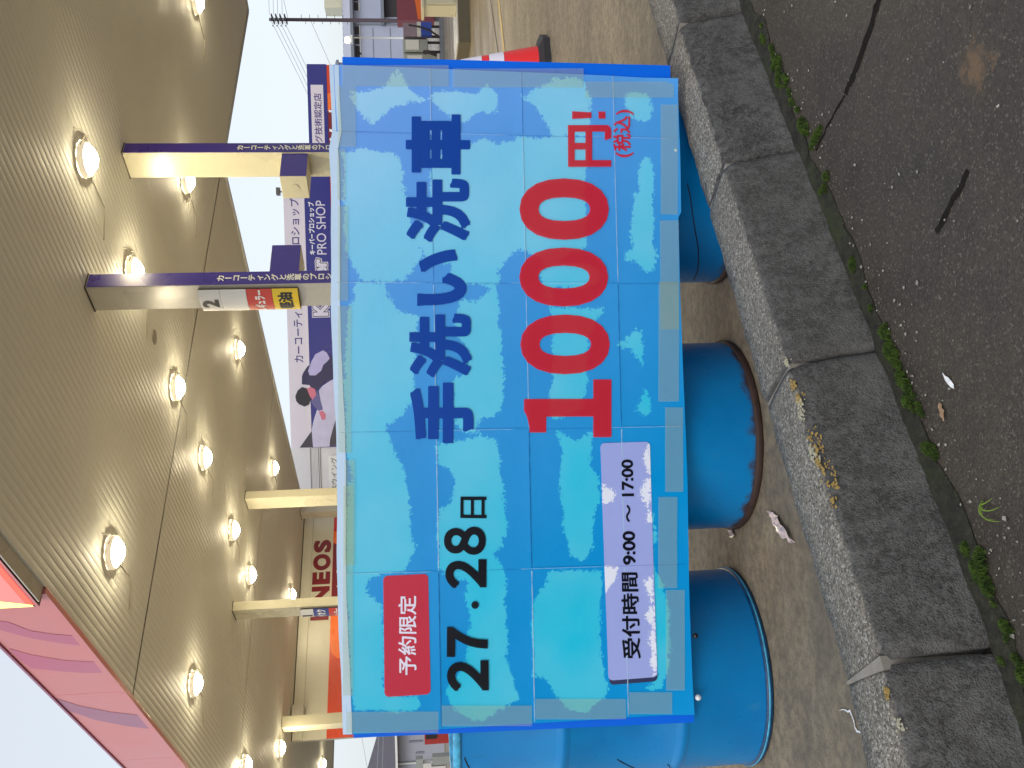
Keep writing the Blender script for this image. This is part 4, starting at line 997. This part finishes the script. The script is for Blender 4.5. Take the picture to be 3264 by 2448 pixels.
for a0, a1 in ((8.2, 10.2), (10.5, 12.5), (12.8, 14.8)):
    w = MB().sbox(a0, a1, WB_ - .02, WB_ - .001, .5, 2.5).build('window', M['glass'], sv)
    for x in (a0 - .04, (a0 + a1) / 2 - .02, a1):
        MB().sbox(x, x + .04, WB_ - .035, WB_ - .021, .46, 2.54).build('frame', M['white_paint'], w)
MB().sbox(8.05, 8.35, WB_ - .5, WB_ - .06, 4.25, HS - .04).build('duct_box', M['column_grey'], sv)

# ================================================================ WASH BUILDING with the big sign
YW = 31.0
def wq(x, z_, d=0.0): return Vector((x, YW - d, z_))
def wpoly(name, pts, mt, par, d): return mesh(name, [wq(x, z_, d) for x, z_ in pts], [tuple(range(len(pts)))], mt if not isinstance(mt, str) else M[mt], par)
M['sign_navy'] = worn('sign_navy', C(40, 40, 122), 0.3, 0.05, 1, fine=False); M['sign_lilac'] = worn('sign_lilac', C(212, 204, 212), 0.4, 0.04, 1, fine=False)
M['navy_text'] = new_mat('navy_text', C(62, 42, 122), 0.4); M['silver_text'] = new_mat('silver_text', C(205, 200, 215), 0.4)
M['siding'] = worn('siding', C(208, 206, 208), 0.5, 0.05, 2, fine=False); M['seam'] = new_mat('seam', (0.16, 0.15, 0.15, 1), 0.7); M['grey_text'] = new_mat('grey_text', (0.10, 0.10, 0.11, 1), .5)
wb = thing('wash_building', (4, 33, 0), 'white car wash building with navy and maroon sign band', 'building')
MB().box(-6.5, 11.1, YW + .02, 37, 0, 4.28).build('wall', M['siding'], wb)
MB().box(-6.5, -1.96, YW - .02, 36, 4.285, 5.25).build('upper_wall', M['siding'], wb)
for z_ in (4.60, 4.33): MB().box(-6.5, -1.97, YW - .028, YW - .021, z_ - .012, z_ + .012).build('siding_seam', M['seam'], wb)
for k in range(5): MB().box(-6.5, -1.97, YW - .026, YW - .0215, 4.38 + .045 * k, 4.386 + .045 * k).build('siding_groove', M['seam'], wb)
MB().box(-6.5, -1.97, YW - .03, YW - .021, 2.6, 3.50).build('red_band', M['red_band'], wb)
np_ = MB().box(-4.6, -2.25, YW - .05, YW - .022, 3.62, 4.0).build('name_plate', M['sign_white'], wb)
lettering('lettering', 'ENEOSウイング', quad_place(*rect(-3.98, -2.32, 3.70, 3.93), lambda x, z_: wq(x, z_, .054)), M['grey_text'], np_, .006, 34)
MB().box(-1.95, 11.1, YW - .04, YW, 2.4, 3.66).build('lower_band', M['maroon'], wb)
MB().box(-1.95, 7.6, YW - .046, YW - .041, 3.58, 3.655).build('red_line', M['red_band'], wb)
wpoly('band_swoosh', [(11.09, 3.655), (11.09, 2.4), (10.4, 2.4), (9.9, 3.2), (9.5, 3.655)], 'orange_band', wb, .044)
wpoly('band_swoosh', [(10.1, 3.655), (9.5, 3.655), (9.8, 3.3), (10.2, 2.4), (10.5, 2.4), (10.3, 3.2)], 'orange_light', wb, .047)
MB().box(7.4, 11.12, YW - .05, YW - .002, 3.665, 4.32).build('sign_panel', M['sign_navy'], wb)
pb = MB().box(-1.96, 7.4, YW - .048, YW - .002, 3.665, 4.535).build('sign_panel', M['sign_navy'], wb)
wpn = MB().box(-1.96, 6.9, YW - .05, YW - .002, 4.54, 5.235).build('sign_panel', M['sign_lilac'], wb)
bx_ = MB().box(8.0, 10.41, YW - .056, YW - .051, 3.79, 4.21).build('text_plate', M['sign_lilac'], wb)
lettering('lettering', 'ング技術認定店', quad_place(*rect(8.16, 10.12, 3.86, 4.12), lambda x, z_: wq(x, z_, .060)), M['navy_text'], bx_, .012, 34)
lettering('lettering', 'Car Wash', quad_place(*rect(7.0, 9.75, 3.1, 3.63), lambda x, z_: wq(x, z_, .048)), M['text_white'], wb, .016, 40)
for s, x0, x1 in (('カーコーティ', .96, 2.68), ('ングと洗車のプ', 2.76, 4.92), ('ロショップ', 4.98, 6.55)):
    lettering('lettering', s, quad_place(*rect(x0, x1, 4.72, 5.03), lambda x, z_: wq(x, z_, .054)), M['navy_text'], wpn, .014, 34)
lettering('lettering', 'キーパープロショップ', quad_place(*rect(4.62, 6.42, 4.22, 4.42), lambda x, z_: wq(x, z_, .052)), M['text_white'], pb, .02, 30)
lettering('lettering', 'PRO SHOP', quad_place(*rect(4.62, 6.46, 3.845, 4.165), lambda x, z_: wq(x, z_, .052)), M['silver_text'], pb, .002, 40)
for d, bold, mt in ((.050, .13, 'silver_text'), (.054, .085, 'ink_sign'), (.058, .045, 'silver_text')):
    gx = .0 + (.13 - bold) * .62
    lettering('logo_layer', 'KeePer', quad_place(*rect(2.47 + gx, 4.52 - gx, 3.80 + gx * .9, 4.40 - gx * .9), lambda x, z_: wq(x, z_, d)), M[mt], pb, bold, 44)
# printed picture: someone polishing a pale car bonnet
M['p_hair'] = new_mat('print_hair', C(42, 38, 44), .5); M['p_skin'] = new_mat('print_skin', C(200, 110, 130), .5); M['p_navy'] = new_mat('print_navy', C(48, 42, 78), .5)
M['p_cloth'] = worn('print_cloth', C(176, 168, 208), .5, .12, 5); M['p_car'] = worn('print_car', C(190, 186, 212), .4, .12, 2.2); M['p_dark'] = new_mat('print_dark', C(62, 58, 70), .4); M['p_sleeve'] = new_mat('print_sleeve', C(96, 92, 140), .5)
for nm, mt, d, pts in (('picture_windscreen', 'p_dark', .060, [(-1.94, 4.95), (-1.34, 4.5), (-1.95, 4.5)]),
    ('picture_car', 'p_car', .062, [(0.39, 3.67), (0.3, 3.86), (0.14, 4.12), (-0.02, 4.25), (-0.34, 4.21), (-0.7, 4.34), (-1.08, 4.47), (-1.37, 4.53), (-1.95, 4.5), (-1.94, 3.95), (-1.44, 3.82), (-0.91, 3.67)]),
    ('picture_headlamp', 'p_dark', .064, [(-1.93, 3.95), (-1.68, 3.92), (-1.25, 3.79), (-0.91, 3.67), (-1.88, 3.69)]),
    ('picture_body', 'p_navy', .064, [(0.59, 4.76), (0.82, 4.6), (0.97, 4.35), (1.09, 4.06), (1.14, 3.78), (1.16, 3.67), (0.40, 3.67), (0.26, 4.05), (0.07, 4.25), (-0.02, 4.3), (0.05, 4.39), (0.18, 4.57), (0.21, 4.81), (.48, 4.80)]),
    ('picture_cloth', 'p_cloth', .067, [(0.66, 4.59), (0.97, 4.47), (1.22, 4.33), (1.35, 4.06), (1.26, 3.94), (1.07, 3.85), (0.95, 3.95), (0.86, 4.07), (0.65, 4.15), (0.5, 4.35), (0.51, 4.54)]),
    ('picture_sleeve', 'p_sleeve', .068, [(-0.38, 4.52), (0.0, 4.3), (-0.34, 4.21), (-0.66, 4.13), (-0.72, 4.27), (-0.55, 4.43)]),
    ('picture_hand', 'p_skin', .070, [(-0.75, 4.27), (-0.7, 4.15), (-0.85, 4.04), (-1.02, 4.07), (-1.02, 4.18)]),
    ('picture_face', 'p_skin', .070, [(0.06, 4.66), (0.11, 4.51), (0.03, 4.37), (-0.16, 4.34), (-0.33, 4.47), (-0.21, 4.54), (-0.15, 4.63)]),
    ('picture_hair', 'p_hair', .072, [(-0.19, 5.04), (0.0, 4.96), (0.12, 4.81), (0.06, 4.65), (-0.13, 4.58), (-0.3, 4.52), (-0.49, 4.6), (-0.55, 4.74), (-0.46, 4.93), (-0.34, 5.02)])):
    wpoly(nm, pts, mt, wpn, d)
fl = thing('flood_lamp', (6.72, YW - .3, 5.24), 'small flood lamp on top of the wash building sign', 'lamp')
MB().box(6.6, 6.84, YW - .42, YW - .2, 5.30, 5.42).build('head', M['sign_rim'], fl); MB().box(6.70, 6.74, YW - .3, YW - .26, 5.236, 5.305).build('bracket', M['sign_rim'], fl)

# ================================================================ FAR RIGHT
M['wh_wall'] = worn('warehouse_wall', C(168, 174, 196), 0.7, 0.08, 1, fine=False); M['wh_roof'] = worn('warehouse_roof', C(166, 166, 182), 0.45, 0.1, 3); M['wh_roof_dark'] = new_mat('roof_rib', C(120, 120, 134), .5)
M['wh_trim'] = new_mat('warehouse_trim', C(120, 126, 138), .6); M['dark'] = new_mat('dark_opening', (0.035, 0.03, 0.035, 1), .7); M['pole'] = worn('pole_wood', C(74, 62, 70), 0.7, 0.2, 6); M['wire'] = new_mat('wire', (0.36, 0.38, 0.42, 1), .6)
wh = thing('warehouse', (26, 62, 0), 'long grey warehouse with ribbed metal roof behind the utility pole', 'building')
YH = 58.0
MB().box(15, 40, YH, 70, 0, 4.4).build('wall', M['wh_wall'], wh)
rf = MB(); rv = []; rfc = []
n = 125
for i in range(n + 1):
    x = 14.6 + 26 * i / n; dz = .035 if i % 2 else 0
    rv += [(x, YH - .5, 4.36 + dz), (x + .9, YH + 6, 5.30 + dz)]
for i in range(n): rfc.append((2 * i, 2 * i + 2, 2 * i + 3, 2 * i + 1))
rf.add(rv, rfc); roof = rf.build('roof', M['wh_roof'], wh)
MB().box(14.6, 40.6, YH + 5.9, YH + 6.3, 4.9, 5.32).build('ridge', M['wh_trim'], roof)
MB().box(14.6, 40.6, YH - .56, YH - .505, 4.22, 4.40).build('gutter', M['wh_trim'], roof)
vt = MB(); vt.tube([(21.9, YH + 3, 4.8), (21.9, YH + 3, 5.45)], .13, 10); vt.tube([(21.9, YH + 3, 5.45), (21.9, YH + 3, 5.6), (21.9, YH + 3, 5.68)], [.3, .3, .12], 10); vt.build('roof_vent', M['wh_trim'], roof)
for x in (15.8, 16.7, 17.6, 18.9, 20.0, 21.0, 21.5, 22.15, 22.75, 24.3, 24.9, 25.5):
    w = MB().box(x, x + .52, YH - .04, YH - .002, 3.86, 4.16).build('window', M['dark'], wh)
    MB().box(x - .06, x + .58, YH - .06, YH - .041, 3.80, 3.86).build('sill', M['white_paint'], w)
MB().box(23.9, 26.2, YH - .05, YH - .002, .4, 2.25).build('doorway', M['dark'], wh); MB().box(23.3, 26.4, YH - .5, YH - .052, 2.25, 2.45).build('door_hood', M['wh_trim'], wh)
for x in (20.9, 23.4, 27.5): MB().tube([(x, YH - .1, 0), (x, YH - .1, 4.25)], .06, 8).build('downpipe', M['wh_trim'], wh)
for zz in (1.9, 3.0): MB().box(15, 23.2, YH - .012, YH - .002, zz - .03, zz + .03).build('wall_seam', M['wh_trim'], wh)
bb = thing('beige_roof_box', (29, 66, 4.5), 'beige block rising above the warehouse roof at the frame edge', 'box')
MB().box(27.2, 30.5, 64.5, 66, 4.0, 6.6).build('case', M['cream'], bb)
up = thing('utility_pole', (17.15, 42, 0), 'tall dark utility pole with wires and crossarms', 'pole')
MB().tube([(17.15, 42, 0), (17.13, 42, 7.15)], [.10, .072], 12).build('post', M['pole'], up, True)
for z_ in (6.98, 6.79, 6.60, 6.40):
    ar = MB().box(17.08, 17.2, 41.5, 42.45, z_ - .025, z_ + .025).build('crossarm', M['pole'], up)
    for dy in (-.4, .4): MB().lathe([(.001, 0), (.025, 0), (.034, .03), (.02, .07), (.001, .08)], (17.0, 42 + dy, z_ + .035), 10).build('insulator', M['wh_trim'], ar)
for z_ in [x * .19 + 3.6 for x in range(12)]:
    s = 1 if int(z_ * 100) % 2 else -1
    MB().tube([(17.14, 42, z_), (17.14 + s * .22, 41.95, z_)], .012, 5).build('step_bolt', M['pole'], up)
def wire(p, q, sag, label):
    pts = []
    for i in range(25):
        t = i / 24; v = Vector(p).lerp(Vector(q), t); v.z -= sag * 4 * t * (1 - t); pts.append(v)
    tag(MB().tube(pts, .011, 5).build('overhead_wire', M['wire']), label, 'wire', 'wires on the utility pole')
for i, (z_, od) in enumerate(zip((6.98, 6.79, 6.60, 6.40), ('topmost', 'second highest', 'third highest', 'lowest'))):
    wire((17.05, 41.6, z_ + .1), (12.2 + .3 * i, 57.6, 4.5 - .07 * i), .12, od + ' of the thin wires slanting left from the utility pole behind the navy sign')
    wire((17.2, 41.6, z_ + .1), (45, 39.6, z_ + 1.0), .3, od + ' of the four thin wires leaving the utility pole rightwards')
wire((17.15, 42, 5.3), (14.6, 57, 3.6), .1, 'low thin wire running from the utility pole to the warehouse')
wire((17.15, 42, 6.3), (30, 43, 9.5), .2, 'stay wire rising steeply right of the utility pole')
sl = thing('street_lamp', (17.5, 45, 0), 'slim street lamp with a bright glowing head before the warehouse', 'lamp')
MB().tube([(17.5, 45, 0), (17.5, 45, 3.58)], [.05, .035], 10).build('post', M['white_paint'], sl, True)
MB().box(17.2, 17.56, 44.8, 45.06, 3.56, 3.68).build('head', M['white_paint'], sl)
M['glow'] = emit('street_glow', (1.0, 0.88, 0.62, 1), 14)
MB().lathe([(.0005, 3.68), (.12, 3.71), (.15, 3.81), (.11, 3.92), (.0005, 3.95)], (17.35, 44.93, 0), 16).build('lens', M['glow'], sl, True)
# machines beside the warehouse yard
M['mach_grey'] = worn('machine_grey', C(160, 166, 164), 0.5, 0.12, 3); M['mach_blue'] = worn('machine_blue', C(48, 78, 180), 0.45, 0.1, 4); M['mach_mauve'] = worn('machine_mauve', C(138, 122, 136), 0.5, 0.1, 4); M['poster_maroon'] = worn('tank_maroon', C(132, 62, 78), 0.45, 0.08, 3)
tk = thing('maroon_tank_panel', (10.6, 25, 0), 'maroon panel with an orange sweep at the right edge behind the island', 'panel')
MB().box(9.82, 13.5, 24.0, 24.5, .16, 1.15).build('panel', M['poster_maroon'], tk)
mesh('sweep', [(13.4, 23.99, 1.13), (11.4, 23.99, .72), (10.3, 23.99, .50), (9.84, 23.99, .46), (9.84, 23.99, .60), (10.3, 23.99, .66), (11.2, 23.99, 1.0), (11.6, 23.99, 1.13)][::-1], [tuple(range(8))], M['orange_light'], tk)
for x in (9.95, 13.3): MB().box(x, x + .1, 24.1, 24.4, 0, .158).build('leg', M['wh_trim'], tk)
ym = thing('yard_machine', (8.55, 22.2, 0), 'pale grey vacuum machine with blue bin and dark hoses beside the yard', 'machine')
for (x0, x1, z0, z1, mt) in ((8.68, 9.02, .42, 1.0, 'mach_mauve'), (8.30, 8.62, .40, 1.02, 'mach_grey'), (8.0, 8.26, .18, 1.0, 'mach_grey')):
    bevel(MB().box(x0, x1, 22.2, 22.6, z0, z1).build('cabinet', M[mt], ym), .02)
MB().box(8.66, 8.96, 22.0, 22.18, .30, .56).build('blue_bin', M['mach_blue'], ym); MB().box(8.66, 8.96, 22.0, 22.18, .565, .66).build('bin_lid', M['white_paint'], ym)
MB().box(8.06, 8.2, 22.17, 22.195, .55, .92).build('door', M['white_paint'], ym); MB().box(8.34, 8.58, 22.17, 22.195, .62, .95).build('door', M['white_paint'], ym)
for x in (8.05, 8.32, 8.55, 8.7, 8.95): MB().box(x, x + .05, 22.3, 22.35, 0, .45).build('leg', M['dark'], ym)
MB().tube([(8.9, 22.05, .85), (8.8, 21.9, .6), (8.72, 21.92, .35), (8.62, 22.0, .15)], .025, 8).build('hose', M['dark'], ym, True)
MB().tube([(8.25, 22.1, .5), (8.2, 21.95, .38), (8.15, 22.0, .2)], .05, 8).build('hose', M['dark'], ym, True)
MB().box(7.95, 9.1, 22.1, 22.7, 0, .10).build('plinth', M['wh_trim'], ym)
lw = thing('low_wall', (10, 50, 0), 'long low grey wall at the back of the forecourt', 'wall')
MB().box(6, 45, 49.8, 50.1, 0, .75).build('wall', M['mach_grey'], lw); MB().box(5.98, 45, 49.76, 50.14, .752, .80).build('coping', M['wh_trim'], lw)

# ---- pump island with a cream cabinet, and the cone
M['island'] = worn('island_concrete', (0.11, 0.095, 0.062, 1), 0.7, 0.15, 6)
isl = thing('pump_island', (8, 13.7, 0), 'low dark concrete pump island at the right edge of the photo', 'island')
MB().box(5.05, 11.5, 13.12, 14.3, 0, .17).build('kerb_ring', M['island'], isl); MB().box(5.09, 11.46, 13.16, 14.26, .171, .185).build('top_slab', M['column_grey'], isl)
cb = thing('cream_cabinet', (6.1, 13.5, .185), 'low cream metal cabinet with ribbed doors standing on the pump island', 'cabinet')
MB().box(5.66, 6.5, 13.3, 13.7, .186, .66).build('case', M['cream'], cb); MB().box(5.62, 6.54, 13.26, 13.74, .661, .70).build('lid', M['cream'], cb)
for x in (5.68, 5.89, 6.10, 6.31): bevel(MB().box(x, x + .17, 13.275, 13.298, .21, .63).build('door', M['cream'], cb), .01)
def cone_mat(name, c): return worn(name, c, .4, .06, 8, fine=False)
M['cone_red'] = cone_mat('cone_red', C(228, 28, 34)); M['cone_white'] = cone_mat('cone_white', C(228, 222, 238)); M['rubber'] = worn('rubber', (0.022, 0.022, 0.026, 1), .6, .2, 10)
cx, cy = 2.155, 6.05
tc = thing('traffic_cone', (cx, cy, 0), 'red and white traffic cone on black base, half hidden by the banner', 'cone')
def cr_r(z_): return .145 - (.145 - .032) * (z_ - .07) / .63
for z0, z1, mt, nm in ((.07, .300, 'cone_red', 'body'), (.302, .400, 'cone_white', 'band'), (.402, .448, 'cone_red', 'body'), (.450, .590, 'cone_white', 'band'), (.592, .70, 'cone_red', 'body')):
    pr_ = [(cr_r(z0) + (.002 if nm == 'band' else 0), z0), (cr_r(z1) + (.002 if nm == 'band' else 0), z1)]
    if z1 == .70: pr_ += [(.024, .705), (.02, .70)]
    MB().lathe(pr_, (cx, cy, 0), 40).build(nm, M[mt], tc, True)
bs = MB(); ring = []
for k in range(8):
    t = PI / 8 + k * PI / 4; ring.append((cx + .225 * math.cos(t + .3), cy + .225 * math.sin(t + .3)))
bs.add([(x, y, 0) for x, y in ring] + [(x, y, .045) for x, y in ring] + [(cx + (x - cx) * .72, cy + (y - cy) * .72, .072) for x, y in ring],
       [tuple(range(7, -1, -1)), tuple(range(16, 24))] + [(k, (k + 1) % 8, 8 + (k + 1) % 8, 8 + k) for k in range(8)] + [(8 + k, 8 + (k + 1) % 8, 16 + (k + 1) % 8, 16 + k) for k in range(8)])
bs.build('base', M['rubber'], tc)

# ================================================================ FAR LEFT
M['house_roof'] = worn('house_roof', C(84, 82, 92), .6, .1, 3); M['house_wall'] = worn('house_wall', C(158, 160, 172), .7, .06, 2, fine=False)
hs = thing('grey_house', (-23, 54, 0), 'grey house with dark sloping roof and white gutter, left of the drum', 'building')
MB().box(-34, -17.5, 50, 58, 0, 2.66).build('wall', M['house_wall'], hs)
rr_ = MB(); rr_.add([(-36, 49.4, 2.70), (-17, 49.4, 2.66), (-17, 53, 2.75), (-36, 53, 9.0), (-36, 49.4, 2.62), (-17, 49.4, 2.58)], [(0, 1, 2, 3), (4, 5, 1, 0)]); rr_.build('roof', M['house_roof'], hs)
MB().box(-36, -17, 49.3, 49.4, 2.58, 2.70).build('gutter', M['white_paint'], hs)
MB().tube([(-20.85, 49.9, 0), (-20.85, 49.9, 2.6)], .05, 8).build('downpipe', M['white_paint'], hs)
for x0, x1, z0, z1 in ((-19.75, -19.66, 1.2, 1.95), (-20.4, -20.3, 1.15, 1.6)): MB().box(x0, x1, 49.95, 49.99, z0, z1).build('vent_slot', M['wh_trim'], hs)
mc = thing('white_machine', (-16.2, 38, 0), 'white service machine with shelves beside the grey house', 'machine')
for (x0, x1, z0, z1, mt) in ((-16.45, -15.75, 1.15, 1.45, 'mach_grey'), (-16.3, -15.95, .8, 1.15, 'white_paint'), (-16.5, -16.1, .2, .8, 'white_paint'), (-16.05, -15.7, 0, .75, 'mach_grey')):
    MB().box(x0, x1, 38, 38.4, z0, z1).build('cabinet', M[mt], mc)
rp = thing('red_pump_sign', (-14.0, 36, 0), 'red and dark pump cabinet seen above the drum rim', 'pump')
MB().box(-14.35, -13.5, 36, 36.5, 0, 1.05).build('cabinet', M['red_band'], rp); MB().box(-14.1, -13.9, 35.9, 35.99, .55, 1.0).build('screen', M['dark'], rp); MB().box(-13.85, -13.7, 35.9, 35.99, .6, .95).build('meter', M['mach_grey'], rp)
for (p, q, lab) in (((-17, 50, 4.9), (-24, 50, 3.9), 'upper thin wire in the pale sky left of the service building'), ((-17, 50, 3.45), (-24, 50, 4.05), 'middle thin wire in the pale sky left of the service building'), ((-17, 50, 3.25), (-24, 50, 3.7), 'lowest thin wire just above the grey house roof')):
    wire(p, q, .05, lab)
